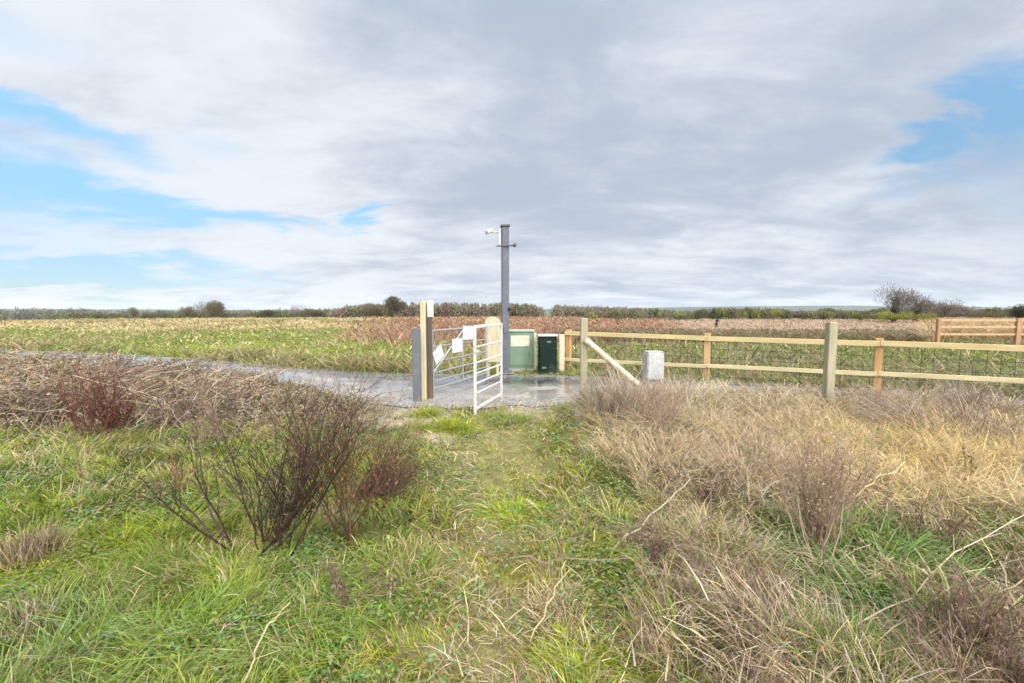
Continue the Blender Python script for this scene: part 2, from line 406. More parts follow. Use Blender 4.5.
def near_grass():
    S = Soup(); n = 440000
    x, y = sample(n, .95, 11, 1.45)
    w = near_weights(x, y)
    ok = (y < yn(x)+.10-.30*rng.uniform(0, 1, n)**2)
    p, q = w['p'], w['q']
    bare = np.exp(-(((p-385)/72)**2+((q-414)/15)**2)) + np.exp(-(((p-530)/26)**2+((q-412)/10)**2))+ .5*np.exp(-(((p-440)/40)**2+((q-436)/10)**2))
    ok &= rng.uniform(0, 1, n) > np.clip(bare*1.3, 0, .95)
    ok &= rng.uniform(0, 1, n) > w['path']*.35
    ok &= rng.uniform(0, 1, n) > ss(fbm(x*3.1, y*3.1, 607), .54, .66)*.85
    x, y = x[ok], y[ok]; w = {k: v[ok] for k, v in w.items()}; n = len(x)
    r = rng.uniform(0, 1, n)
    st, br, mo, pa, bl = w['straw'], w['brown'], w['moss'], w['path'], w['bl']
    tot = .55+st+br+mo*.6
    isst = r < st/tot; isbr = (~isst) & (r < (st+br)/tot); ismo = (~isst) & (~isbr) & (r < (st+br+mo*.6)/tot)
    isg = ~(isst | isbr | ismo)
    clump = fbm(x*4, y*4, 91); cl2 = fbm(x*9, y*9, 95)
    h = rng.uniform(.035, .10, n)*(.25+1.5*ss(clump, .2, .8)+.5*cl2)
    col = np.zeros((n, 3))
    gmix = ss(w['n1']+.2*rng.normal(0, .5, n), .35, .65)[:, None]
    col[:] = GRN*gmix+GRN2*(1-gmix)
    cool = ss(w['n3']*.5+clump*.5, .5, .62)[:, None]*(w['p'] < 420)[:, None]; col = col*(1-.6*cool)+GRNC*.6*cool
    gb = np.exp(-(((w['p']-880)/70)**2+((w['q']-590)/60)**2))[:, None]; col = col*(1-gb)+A([.08, .2, .06])*gb
    dkp = ss(fbm(x*1.7+2, y*1.7, 601), .54, .66)[:, None]*(1-.5*w['bl'])[:, None]; col = col*(1-.45*dkp)+A([.10, .115, .045])*.45*dkp
    ylp = ss(fbm(x*1.3+8, y*1.3, 603), .52, .64)[:, None]; col = col*(1-.6*ylp)+A([.30, .34, .05])*.6*ylp
    deadfr = rng.uniform(0, 1, n) < .13+.14*w['right']; col[deadfr] = TAN
    col[ismo] = YEL; h[ismo] *= .55
    m = rng.uniform(0, 1, (n, 1)); sc = np.where(m < .38, STRAW, np.where(m < .72, TAN, np.where(m < .88, GREYS, MAUVE)))
    ylw = np.exp(-(((w['p']-930)/110)**2+((w['q']-455)/30)**2))[:, None]; sc = np.where(rng.uniform(0, 1, (n, 1)) < ylw*.85, A([.66, .50, .19]), sc)
    col[isst] = sc[isst]; h[isst] = (rng.uniform(.07, .24, n)*(.45+1.1*clump)*(.62+.38*w['up']))[isst]
    m2 = rng.uniform(0, 1, (n, 1)); bc = np.where(m2 < .5, BRN, np.where(m2 < .8, MAUVE, TAN)); col[isbr] = bc[isbr]; h[isbr] = (rng.uniform(.08, .22, n))[isbr]
    h *= 1+.5*w['up']*w['right']*isst
    h *= 1-.62*np.clip(pa, 0, 1)
    pcol = rng.uniform(0, 1, n) < pa*.72
    col[pcol] = np.where(rng.uniform(0, 1, (n, 1)) < .68, A([.32, .33, .04]), A([.3, .21, .12]))[pcol]
    ledge = ss(w['p'], 380, 200)*ss(w['q'], 520, 660); h *= 1+.35*ledge*isg
    inb = rng.uniform(0, 1, n) < bl*.6; col[inb] = np.where(rng.uniform(0, 1, (n, 1)) < .5, MAUVE, BRN)[inb]
    col = jit(col, n, .3)
    wd = (.0028+.0010*y)*rng.uniform(.7, 1.5, n)*np.where(isst | isbr, .8, 1.15)
    # combed direction from a slow noise, so tufts lie together
    a = 2*PI*fbm(x*2.3, y*2.3, 97, 2)*2.6+rng.normal(0, .85, n)
    ln = h*rng.uniform(.3, 1.7, n)*np.where(isst, 1.15, 1)
    P = np.stack([x, y, gz(x, y)-.01], 1)
    tip = np.clip(col*np.where(rng.uniform(0, 1, (n, 1)) < .25, A([[1.35, 1.15, 1.1]]), 1.05), 0, .9)
    h = h*np.where(np.hypot(x, y) < 1.5, .6, 1)
    blades(S, P, h, wd, np.cos(a)*ln, np.sin(a)*ln, col, tip, .35)
    tag(S.build('grass', M_GRASS), kind='stuff')
near_grass()
def litter():
    S = Soup(); n = 60000
    x, y = sample(n, 1.0, 7.5, 1.3); w = near_weights(x, y)
    k = .08+.5*w['right']+.35*band(w['p'], 380, 450, 560, 640)+.25*ss(w['n2'], .5, .65)
    ok = (y < yn(x)-.05) & (rng.uniform(0, 1, n) < k) & (fbm(x*2.1, y*2.1, 301) > .40); x, y = x[ok], y[ok]; n = len(x); w = {q: v[ok] for q, v in w.items()}
    L = rng.uniform(.05, .30, n)*np.where(w['right'] > .5, 1, .6); a = 2*PI*fbm(x*1.2, y*1.2, 305, 2)*2+rng.normal(0, .9, n)
    m = rng.uniform(0, 1, (n, 1)); c = np.where(m < .3, STRAW, np.where(m < .55, GREYS, np.where(m < .75, TAN, np.where(m < .9, MAUVE, BRN))))
    z0 = gz(x, y)+rng.uniform(.02, .11, n)*(.5+.6*w['right'])
    blades(S, np.stack([x, y, z0], 1), L*rng.uniform(-.25, .5, n), (.003+.0012*y)*rng.uniform(.7, 1.5, n), np.cos(a)*L, np.sin(a)*L, jit(c, n, .35), None, 1.2)
    tag(S.build('dry_litter', M_DRY), kind='stuff')
litter()

def ground_leaves():
    """dock, dandelion and clover leaves low in the turf"""
    S = Soup(); n = 90000
    x, y = sample(n, 1.0, 6.5, 1.5)
    w = near_weights(x, y); k = fbm(x*2.2, y*2.2, 111)
    ok = (y < yn(x)-.3) & (k > .48) & (rng.uniform(0, 1, n) < (1-w['path']*.7)) & (rng.uniform(0, 1, n) > np.clip(w['straw'], 0, 1)*.6)
    x, y = x[ok], y[ok]; n = len(x)
    a = rng.uniform(0, 2*PI, n); L = rng.uniform(.006, .018, n)*(.8+.16*y); W = L*rng.uniform(.35, .7, n)
    z = gz(x, y)+rng.uniform(.01, .075, n); t = rng.uniform(-.5, .8, n)
    dx, dy = np.cos(a), np.sin(a)
    V = np.zeros((n, 4, 3))
    V[:, 0] = np.stack([x-dx*L, y-dy*L, z-t*L*.5], 1); V[:, 2] = np.stack([x+dx*L, y+dy*L, z+t*L*.5], 1)
    V[:, 1] = np.stack([x+dy*W, y-dx*W, z+.25*W], 1); V[:, 3] = np.stack([x-dy*W, y+dx*W, z+.25*W], 1)
    c = np.where(rng.uniform(0, 1, (n, 1)) < .5, A([[.09, .2, .05]]), np.where(rng.uniform(0, 1, (n, 1)) < .5, A([[.17, .27, .12]]), A([[.2, .3, .05]])))
    dead = rng.uniform(0, 1, (n, 1)) < .22; c = np.where(dead, A([[.26, .19, .11]]), c)
    c = jit(c, n, .25)
    b = (np.arange(n)*4)[:, None]
    S.add(V.reshape(-1, 3), np.repeat(c[:, None], 4, 1).reshape(-1, 3), np.concatenate([b+A([[0, 1, 2]]), b+A([[0, 2, 3]])]), None)
    tag(S.build('ground_cover', M_LEAF), kind='stuff')
ground_leaves()

def arcs(S, P, h, lx, ly, r, col, k=5, branch=0, sag=.5):
    """arching dead stems of k pieces, with little side twigs"""
    n = len(P); pts = []
    for i in range(k+1):
        t = i/k
        pts.append(np.stack([P[:, 0]+lx*t**1.5, P[:, 1]+ly*t**1.5, P[:, 2]+h*(t-sag*t**2.6*.7)], 1)+rng.normal(0, 1, (n, 3))*(h*.03)[:, None]*(i > 0))
    for i in range(k):
        prisms(S, pts[i], pts[i+1], r*(1-.7*i/k), r*(1-.7*(i+1)/k), col)
    for _ in range(branch):
        i = rng.integers(1, k+1, n); B = np.stack(pts)[i, np.arange(n)]
        d = rng.normal(0, 1, (n, 3)); d[:, 2] = np.abs(d[:, 2])*.8; d *= (h*rng.uniform(.06, .2, n))[:, None]
        prisms(S, B, B+d, r*.5, r*.3, col)

def thickets():
    # left bramble and dead willowherb band along the road
    S = Soup(); n = 9500
    x = rng.uniform(-16, -1.3, n*3); y = rng.uniform(4.6, 15, n*3)
    w = near_weights(x, y); edge = yn(x)
    ok = (y < edge-.25) & (rng.uniform(0, 1, n*3) < w['bl']) & (rng.uniform(0, 1, n*3) < np.clip(.25+2.0*(5.5/y)**2, 0, 1))
    ok &= fbm(x*1.5, y*1.5, 203) > .3
    x, y = x[ok][:n], y[ok][:n]; n = len(x); cl = fbm(x*.9, y*.9, 205)
    p, q = proj(x, y, 0)
    h = rng.uniform(.15, .78, n)*(.15+1.5*cl)*np.interp(p, [0, 300, 395], [1.05, .95, .55])*np.where(y > 7, .8, 1)
    a = rng.normal(.35, .9, n); a = np.where(rng.uniform(0, 1, n) < .3, a+PI, a); L = h*rng.uniform(.3, 1.3, n)
    m = rng.uniform(0, 1, (n, 1)); c = np.where(m < .35, MAUVE*.95, np.where(m < .58, TAN*1.15, np.where(m < .86, BRN*.7, GREYS*1.15)))
    arcs(S, np.stack([x, y, gz(x, y)-.02], 1), h, np.cos(a)*L, np.sin(a)*L, .0034+.0007*y, jit(c, n, .42), 5, 3)
    # withered leaves hanging on the stems
    k = 26000; i = rng.integers(0, n, k); t = rng.uniform(.25, 1, k)
    Q = np.stack([x[i]+np.cos(a[i])*L[i]*t**1.5, y[i]+np.sin(a[i])*L[i]*t**1.5, gz(x[i], y[i])+h[i]*(t-.35*t**2.6)], 1)+rng.normal(0, .03, (k, 3))
    cc = np.where(rng.uniform(0, 1, (k, 1)) < .6, MAUVE*1.2, np.where(rng.uniform(0, 1, (k, 1)) < .6, TAN*1.1, A([.18, .2, .09])))
    flakes(S, Q, .022, jit(cc, k, .3))
    tag(S.build('bramble_thicket', M_DRY), kind='stuff')
    # right band of dry stems in front of the fence
    S = Soup(); n = 14000
    x = rng.uniform(.5, 9.5, n*3); y = rng.uniform(2.6, 7.6, n*3)
    w = near_weights(x, y)
    ok = (y < yn(x)-.12) & (rng.uniform(0, 1, n*3) < w['right']*ss(w['q']+90*(w['n2']-.5), 490, 420)*np.clip(.3+w['n1'], 0, 1))
    x, y = x[ok][:n], y[ok][:n]; n = len(x); cl = fbm(x*1.3, y*1.3, 215); p, q = proj(x, y, 0)
    h = rng.uniform(.18, .46, n)*(.45+.9*cl)*(1-.35*ss(-q, -405, -395)); h *= 1+.25*np.exp(-((p-640)/50)**2)
    a = rng.normal(2.6, 1.3, n); L = h*rng.uniform(.2, 1.1, n)
    far = ss(-q+20*(w['n1'][ok][:n]-.5), -432, -410)[:, None] > rng.uniform(0, 1, (n, 1))
    m = rng.uniform(0, 1, (n, 1)); c = np.where(m < .42, STRAW*.95, np.where(m < .7, TAN*1.1, np.where(m < .85, GREYS*1.1, MAUVE)))
    c2 = np.where(m < .5, GREYS*.9, np.where(m < .85, MAUVE*1.2, BRN)); c = np.where(far, c2, c)
    arcs(S, np.stack([x, y, gz(x, y)-.02], 1), h, np.cos(a)*L, np.sin(a)*L, .0024+.0004*y, jit(c, n, .25), 4, 2)
    tag(S.build('dry_stems', M_DRY), kind='stuff')
def flakes(S, Q, s, col):
    n = len(Q); u = rng.normal(0, 1, (n, 3)); u /= np.linalg.norm(u, axis=1)[:, None]; v = rng.normal(0, 1, (n, 3)); v -= (v*u).sum(1)[:, None]*u; v /= np.linalg.norm(v, axis=1)[:, None]
    k = (s*rng.uniform(.5, 1.4, n))[:, None] if np.isscalar(s) else s[:, None]
    V = np.stack([Q-u*k, Q+v*k*.45, Q+u*k, Q-v*k*.45], 1); b = (np.arange(n)*4)[:, None]
    S.add(V.reshape(-1, 3), np.repeat(col[:, None], 4, 1).reshape(-1, 3), None, b+A([[0, 1, 2, 3]]))
thickets()

def far_cover():
    """field beyond the road"""
    S = Soup(); n = 270000
    x, y = sample(n, 7, 120, 2.0, 1.3)
    ok = y > yf(x)-.12*rng.uniform(0, 1, n); x, y = x[ok], y[ok]; n = len(x)
    p, q, n1, n2, tan, red, pale = field_col(x, y)
    r = rng.uniform(0, 1, n)
    col = np.where((n1[:, None] > .52), A([.23, .27, .04]), A([.17, .195, .045]))*np.ones((n, 3))
    h = rng.uniform(.04, .13, n)
    edge = (y-yf(x)); e = (edge < 1.1+.9*n2) & (n2 > .40) & (p < 430); h[e] *= 2.8; ed = e & (r < .5); col[ed] = A([.2, .2, .08])
    t = r < tan*.85+.10*n2; col[t] = A([.42, .34, .18]); h[t] = rng.uniform(.1, .3, t.sum())*(1+tan[t])
    rr = rng.uniform(0, 1, n) < red*.8; col[rr] = np.where(rng.uniform(0, 1, (n, 1)) < .5, A([.25, .12, .07]), np.where(rng.uniform(0, 1, (n, 1)) < .5, MAUVE*1.1, TAN))[rr]; h[rr] = rng.uniform(.2, .75, rr.sum())*(.4+1.1*fbm(x*.8, y*.4, 411)[rr])
    pl = rng.uniform(0, 1, n) < pale*.9; col[pl] = A([.40, .30, .22]); h[pl] = rng.uniform(.3, .5, pl.sum())
    pat = fbm(x*.35, y*.16, 401); pb = (rng.uniform(0, 1, n) < ss(pat, .52, .62)*.7) & ~rr & ~pl; col[pb] = np.where(rng.uniform(0, 1, (n, 1)) < .5, A([.30, .27, .11]), A([.21, .17, .09]))[pb]; h[pb] *= 1.5
    rg = (p > 560) & (q > 343) & (rng.uniform(0, 1, n) < .15+.4*ss(n2, .45, .6)); col[rg] = np.where(rng.uniform(0, 1, (n, 1)) < .5, A([.13, .16, .05]), A([.24, .19, .11]))[rg]; h[rg] *= 1.8
    oj = (p > 925) & (q > 320) & (q < 342) & (rng.uniform(0, 1, n) < .8); col[oj] = np.where(rng.uniform(0, 1, (n, 1)) < .5, A([.44, .29, .15]), A([.36, .28, .16]))[oj]; h[oj] = rng.uniform(.6, 1.15, oj.sum())
    dk = (p < 925) & (rng.uniform(0, 1, n) < .75) & (p > 560) & (q > 333) & (q < 341+5*n2); col[dk] = np.where(rng.uniform(0, 1, (n, 1)) < .5, A([.2, .12, .07]), A([.12, .13, .06]))[dk]; h[dk] = rng.uniform(.3, .6, dk.sum())
    h = np.minimum(h, 1.2)
    col = jit(col, n, .2)
    a = rng.uniform(0, 2*PI, n); L = h*rng.uniform(.4, 1.8, n)
    blades(S, np.stack([x, y, gz(x, y)-.02], 1), h*.8, .0023*y*rng.uniform(.6, 1.5, n)+.004, np.cos(a)*L, np.sin(a)*L, col, None, .3)
    tag(S.build('field_grass', M_GRASS), kind='stuff')
    # dead weed clumps, stalks standing above the field
    S = Soup(); n = 9000
    x, y = sample(n, 9, 85, 1.9, 1.25); ok = (y > yf(x)+1.2) & (fbm(x*.5, y*.3, 131) > .5); x, y = x[ok], y[ok]; n = len(x)
    p, q, n1, n2, tan, red, pale = field_col(x, y)
    keep = rng.uniform(0, 1, n) < np.clip(red+.35*tan+.06+.2*pale, 0, 1); x, y, red = x[keep], y[keep], red[keep]; n = len(x)
    h = rng.uniform(.35, .85, n); a = rng.uniform(0, 2*PI, n); L = h*.35
    c = np.where(rng.uniform(0, 1, (n, 1)) < red[:, None], RUST, np.where(rng.uniform(0, 1, (n, 1)) < .5, MAUVE, TAN))
    arcs(S, np.stack([x, y, gz(x, y)-.02], 1), h, np.cos(a)*L, np.sin(a)*L, .0008*y+.003, jit(c, n, .3), 3, 4)
    tag(S.build('dead_weeds', M_DRY), kind='stuff')
far_cover()

# ------------------------------------------------------------------ single plants in the verge
def grow(S, p, d, L, r, depth, col, spread=.5, up=.15, kids=3, wig=.12):
    p = np.array(p, float); d = np.array(d, float); d /= np.linalg.norm(d)
    segs = 4; A_, B_, ra, rb = [], [], [], []
    for i in range(segs):
        nd = d+rng.normal(0, wig, 3)+np.array([0, 0, up*.3]); nd /= np.linalg.norm(nd)
        q = p+nd*L/segs; r2 = r*(1-.15)
        A_.append(p); B_.append(q); ra.append(r); rb.append(r2)
        if depth > 0 and i > 0:
            for _ in range(kids if i < segs-1 else kids+1):
                if rng.uniform() < .62:
                    sd = nd+rng.normal(0, spread, 3); sd[2] += up
                    grow(S, q, sd, L*rng.uniform(.4, .7), r2*.6, depth-1, col, spread, up, kids, wig)
        p, d, r = q, nd, r2
    prisms(S, A_, B_, np.array(ra), np.array(rb), jit(np.array(col), segs, .2))

def plant(name, px, py, top, label, cat, stems=6, col=BRN, spreadx=.4, lean=(0, 0), r=.004, depth=2, kids=2, leaves=0, leafcol=None, spread=.5, up=.15, group=None, base_r=.06, leafsize=.012, mat=None):
    b = at(px, py); b.z = float(gz(b.x, b.y))-.02
    tz = H-(H-atd(px, top, b.y).z) - b.z
    root = empty(name, b, label, cat, group)
    S = Soup()
    for i in range(stems):
        a = rng.uniform(0, 2*PI); o = np.array([math.cos(a), math.sin(a), 0])*rng.uniform(0, base_r)
        d = np.array([lean[0]+rng.normal(0, spreadx), lean[1]+rng.normal(0, spreadx*.6), 1.])
        grow(S, np.array(b)+o, d, tz*rng.uniform(.35, 1.0), r*rng.uniform(.7, 1.1), depth, col, spread, up, kids)
    Z = np.concatenate([v[:, 2] for v in S.v])-b.z; k = tz/np.percentile(Z, 98.5)
    S.v = [np.array(b)+(v-np.array(b))*A([1, 1, k]) for v in S.v]
    S.build('stem', mat or M_TWIG, root)
    if leaves:
        P = np.concatenate(S.v); P = P[P[:, 2] > b.z+.2*tz]
        Q = P[rng.integers(0, len(P), leaves)]+rng.normal(0, .008, (leaves, 3)); S2 = Soup()
        flakes(S2, Q, leafsize, jit(np.array(leafcol), leaves, .35)); S2.build('leaves', M_DRY, root)
    return root
DK = A([.075, .055, .05])
plant('bare_shrub', 265, 556, 392, 'dark leafless shrub with black base left of the grass path, the largest one', 'shrub', 26, A([.035, .024, .018]), .42, (.25, .1), .0085, 2, 3, 700, A([.10, .065, .05]), .45, .3, base_r=.2)
plant('bare_shrub', 345, 545, 404, 'reddish brown bare shrub nearest the path among the dark left shrubs', 'shrub', 18, A([.08, .045, .03]), .32, (.1, .1), .006, 2, 3, 700, RUST*.6, .4, .25, base_r=.08)
plant('bare_shrub', 318, 470, 362, 'tall thin bare shrub rising over the brambles in front of the road', 'shrub', 20, A([.06, .042, .03]), .4, (.05, 0), .008, 2, 3, 700, MAUVE, .4, .25, base_r=.15)
plant('dead_branch', 262, 500, 452, 'long dark fallen branch curving up in the grass at the far left of the shrubs', 'branch', 2, DK,   .15, (-1.6, .2), .012, 1, 2, 0, None, .6, .5)
plant('dead_branch', 228, 540, 430, 'thin black branch leaning left out of the turf', 'branch', 2, DK, .15, (-.7, .2), .011, 2, 2, 60, MAUVE, .5, .4)
plant('dock_clump', 112, 436, 364, 'reddish brown withered dock clump standing among pale brambles', 'plant', 46, A([.10, .045, .032]), .35, (0, 0), .009, 1, 3, 900, A([.2, .1, .075]), .3, .4, base_r=.3, leafsize=.022)
plant('dead_fern_clump', 352, 505, 440, 'dark brown clump of swept dead stems leaning right towards the path', 'plant', 90, A([.085, .055, .038]), .35, (1.3, .5), .006, 1, 2, 500, A([.2, .12, .1]), .25, .1, base_r=.12)
plant('weed_stalk', 185, 492, 440, 'small rusty brown dead stalk standing alone in the left turf', 'plant', 3, RUST*.7, .1, (0, 0), .005, 1, 2, 80, RUST*.8, .3, .3, leafsize=.014)
plant('weed_stalk', 96, 492, 446, 'thin grey dead stalk near the left edge above the mossy turf', 'plant', 3, MAUVE, .12, (0, 0), .004, 1, 2, 40, MAUVE, .3, .3)
plant('weed_stalk', 572, 474, 428, 'single straight brown dead stalk right of the grass path', 'plant', 1, A([.26, .13, .07]), .02, (0, 0), .006, 1, 2, 50, A([.26, .13, .07]), .2, .4)
plant('weed_stalk', 968, 492, 440, 'upright brown stalk in the yellow grass near the right edge', 'plant', 2, BRN, .05, (0, 0), .005, 1, 2, 40, BRN, .25, .4)
plant('weed_stalk', 350, 430, 378, 'pair of brown dead stalks in front of the pale track', 'plant', 2, MAUVE, .08, (0, 0), .006, 1, 2, 80, MAUVE, .25, .4)
plant('weed_stalk', 388, 432, 382, 'pale reddish dead stalk nearest the left gate posts', 'plant', 2, A([.3, .2, .16]), .08, (0, 0), .005, 1, 2, 60, MAUVE, .25, .4)
plant('weed_stalk', 236, 420, 356, 'dark upright stalks rising over the brambles against the road', 'plant', 4, DK*1.6, .1, (0, 0), .005, 1, 2, 60, BRN, .3, .4, base_r=.3)
plant('mugwort', 822, 545, 412, 'feathery grey brown dead shrub standing tallest in the right grass', 'plant', 34, A([.23, .165, .115]), .2, (0, 0), .007, 2, 3, 2200, A([.38, .28, .21]), .3, .45, base_r=.07, leafsize=.009)
plant('mugwort', 650, 440, 376, 'mauve brown dead shrub below the sloping fence brace', 'plant', 26, A([.22, .155, .12]), .3, (.1, 0), .0065, 2, 3, 500, A([.34, .25, .19]), .35, .35, base_r=.2)
plant('mugwort', 612, 425, 378, 'small dark brown dead shrub at the foot of the right gate post', 'plant', 18, A([.15, .105, .09]), .25, (.1, 0), .007, 2, 2, 250, MAUVE, .35, .35, base_r=.12)
plant('weed_stalk', 815, 565, 480, 'grey splayed dead stems at the foot of the feathery right shrub', 'plant', 12, A([.33, .25, .2]), 1.0, (0, 0), .004, 0, 2, 0, None, .3, 0)
plant('weed_stalk', 672, 492, 452, 'small dark seed stalk in the middle of the right grass', 'plant', 4, DK*1.3, .3, (0, 0), .004, 1, 2, 60, BRN, .3, .3)

for (px_, py_, tp_, lab, c_, ns_) in [(45, 425, 372, 'dark brown dead weed clump at the far left of the bramble band', A([.10, .07, .05]), 26), (160, 432, 372, 'brown tangled weed clump right of the withered dock clump', A([.15, .10, .075]), 24), (215, 445, 385, 'mauve brown weed clump at the front of the brambles', A([.2, .14, .11]), 22), (350, 600, 555, 'small dark weed clump in the turf below the reddish brown bare shrub', A([.12, .085, .06]), 14), (640, 560, 510, 'dark brown weed clump left of the collapsed mauve heap', A([.14, .095, .07]), 16), (920, 545, 500, 'dark brown weed clump right of the lush green tuft', A([.13, .09, .06]), 18), (960, 640, 560, 'largest dark brown weed clump near the lower right corner', A([.14, .095, .065]), 30), (700, 500, 470, 'small dark weed clump behind the collapsed mauve heap', A([.13, .09, .07]), 14), (880, 425, 385, 'brown weed clump in front of the second weathered post', A([.2, .14, .11]), 24), (960, 425, 383, 'dark brown weed clump against the track at the right', A([.15, .105, .085]), 28)]:
    plant('weed_clump', px_, py_, tp_, lab, 'plant', ns_, c_, .55, (.2, 0), .0055, 1, 3, 250, c_*1.5, .45, .1, base_r=.16, group='dead weed clumps in the verge')

def tussock(px, py, rad, hpx, cols, label, n=700, lean=(0, 0), group='grass tussocks in the verge', wmul=1., fan=1.):
    b = at(px, py); b.z = float(gz(b.x, b.y))-.01
    s = b.y*1.05/F; r = rad*s; h = hpx*s
    S = Soup(); a = rng.uniform(0, 2*PI, n); rr = np.sqrt(rng.uniform(0, 1, n))*r*(.35+.75*vnoise(a*1.1+px, a*0+py, 7))
    x = b.x+np.cos(a)*rr; y = b.y+np.sin(a)*rr*.8
    tuft = vnoise(x/(r*.28), y/(r*.28), 9); hh = h*rng.uniform(.15, .95, n)*(.45+.85*tuft); a2 = a+rng.normal(0, .8, n)+3*(vnoise(x/(r*.3), y/(r*.3), 12)-.5); L = (rr*.6+r*.35*rng.uniform(.2, 1.2, n))*fan
    fl = rng.uniform(0, 1, n) < .22; a2[fl] = rng.uniform(0, 2*PI, fl.sum()); hh[fl] *= .55
    c = np.array(cols)[rng.integers(0, len(cols), n)]
    c = jit(c, n, .22)
    P = np.stack([x, y, gz(x, y)-.01], 1)
    blades(S, P, hh, (.0032+.0008*b.y)*rng.uniform(.7, 1.3, n)*wmul, np.cos(a2)*L+lean[0]*hh, np.sin(a2)*L+lean[1]*hh, c, c*1.08, .5)
    S.add(P[:1]*0+np.array(b), c[:1], None, None)
    # keep the location at the foot
    root_loc = b
    for i, v in enumerate(S.v): S.v[i] = v-np.array(b)
    o = S.build('grass_tussock', M_GRASS); o.location = root_loc
    return tag(o, label, 'tussock', group)
T = tussock
T(740, 548, 55, 48, [STRAW, GREYS, TAN], 'pale straw tussock bulging out of the green right of centre', 650)
T(655, 462, 44, 36, [TAN, STRAW, A([.42, .32, .2])], 'rounded tan tussock below the dark shrub in front of the fence brace', 1200)
T(752, 478, 46, 50, [TAN, A([.45, .32, .22]), GREYS], 'pinkish tan tussock between the fence brace and the feathery shrub', 1200)
T(930, 490, 85, 52, [A([.60, .48, .24]), A([.66, .52, .24])], 'broad golden yellow tussock near the right edge', 2600, (-.2, 0))
T(990, 470, 60, 50, [A([.58, .45, .2]), STRAW, TAN], 'golden tussock touching the right edge below the dark stems', 1600, (-.3, 0))
T(845, 455, 50, 40, [STRAW, A([.4, .38, .14])], 'yellow green tussock under the second weathered post', 1300)
T(700, 430, 44, 38, [STRAW, GREYS], 'bleached tussock at the verge edge left of the two orange fence posts', 1000)
T(800, 640, 70, 66, [STRAW, GREYS, TAN], 'tall bleached clump of straw at the bottom between green patches', 520, (-.3, 0))
T(560, 600, 26, 24, [TAN, STRAW], 'small straw tuft beside the trodden path near the bottom', 500)
T(865, 565, 85, 46, [A([.13, .24, .05]), A([.24, .34, .14]), A([.17, .27, .05]), A([.1, .18, .04])], 'lush dark green tuft of long blades at lower right', 1500, (.5, .1), wmul=1.5)
T(585, 665, 60, 20, [YEL, GRN, A([.3, .38, .05])], 'low bright yellow green mossy tuft at the bottom centre', 1200)
T(110, 545, 75, 24, [YEL, GRN, A([.24, .34, .04])], 'rounded bright green mossy hummock on the left', 2600)
T(240, 620, 120, 34, [A([.19, .3, .05]), GRNC, GRN, GRN2], 'wide lush green tuft combed to the right at lower left', 3200, (.9, -.2))
T(60, 660, 80, 50, [GRNC, A([.3, .4, .25]), GRN], 'grey green tuft in the lower left corner', 1500, (.8, -.1))
T(28, 560, 30, 50, [BRN, TAN, MAUVE], 'dead brown mound of stems at the left edge', 900, fan=.7)
T(12, 640, 32, 50, [BRN*.8, MAUVE, GREYS], 'dark withered clump at the left edge below the brown mound', 800)
T(450, 428, 30, 14, [GRN, YEL], 'fresh green tuft at the foot of the white gate', 900)
T(425, 416, 16, 14, [GRN, YEL, A([.28, .35, .06])], 'green tuft round the foot of the pale left post', 500)
T(505, 420, 30, 12, [GRN, OLIVE], 'low green tuft under the far end of the white gate', 700)
T(960, 440, 75, 55, [MAUVE*1.1, BRN*1.3, GREYS], 'dark swept mass of dead stems at the right edge behind the golden tussocks', 2200, (-.9, 0))
T(990, 680, 80, 80, [BRN, MAUVE, TAN], 'brown dead clump filling the lower right corner', 1300, (-.3, 0))
T(520, 505, 34, 12, [A([.24, .38, .03]), YEL], 'vivid green patch tuft in the middle of the path', 1000)
T(700, 535, 80, 34, [MAUVE, TAN, GREYS*.9], 'collapsed mauve brown heap of dead stems right of the path', 700, (-.8, -.1))
T(420, 580, 50, 22, [GRN, GRN2, TAN], 'mixed green tuft beside the path below the dark shrub', 1200)

T(634, 418, 50, 66, [MAUVE*1.2, GREYS, TAN], 'mauve grey tussock hiding the foot of the fence brace', 1500)
T(672, 412, 48, 54, [GREYS, STRAW, MAUVE], 'grey straw tussock in front of the pale speckled block', 1300)
T(745, 410, 60, 34, [GREYS, STRAW], 'bleached tussock at the track edge left of the second weathered post', 1600)
T(900, 412, 60, 34, [MAUVE*1.2, GREYS, TAN], 'mauve tan tussock at the track edge right of the second weathered post', 1600)
T(985, 418, 60, 38, [MAUVE*1.1, BRN*1.3, GREYS], 'brown grey tussock at the track edge beside the right edge', 1600)

def fallen(pts, r, col, label):
    P = []
    for (px, py, z) in pts:
        v = at(px, py, z); v.z = max(z, 0)+float(gz(v.x, v.y)); P.append(np.array(v))
    P = np.array(P); S = Soup(); c0 = P[0].copy()
    n = len(P)-1; tt = np.linspace(0, 1, 9)
    Q = np.stack([np.interp(tt*n, range(n+1), P[:, k]) for k in range(3)], 1); Q[1:-1] += rng.normal(0, .008, (7, 3))
    Q = Q-c0
    prisms(S, Q[:-1], Q[1:], r*np.linspace(1, .7, 8), r*np.linspace(.95, .65, 8), np.array(col))
    for k in range(6):
        i = rng.integers(2, 8); d = rng.normal(0, .05, 3); d[2] = abs(d[2]); prisms(S, [Q[i]], [Q[i]+d], r*.5, r*.3, np.array(col))
    o = S.build('fallen_stalk', M_DRY); o.location = c0
    tag(o, label, 'stalk', 'bleached stalks lying in the grass')
G2 = A([.5, .42, .33])
fallen([(612, 548, .05), (660, 505, .14), (690, 480, .2)], .006, GREYS*.9, 'long grey stalk leaning over the mauve heap right of the path')
fallen([(510, 552, .04), (580, 560, .06), (640, 558, .05)], .006, MAUVE, 'brown stalk lying across the turf beside the path')
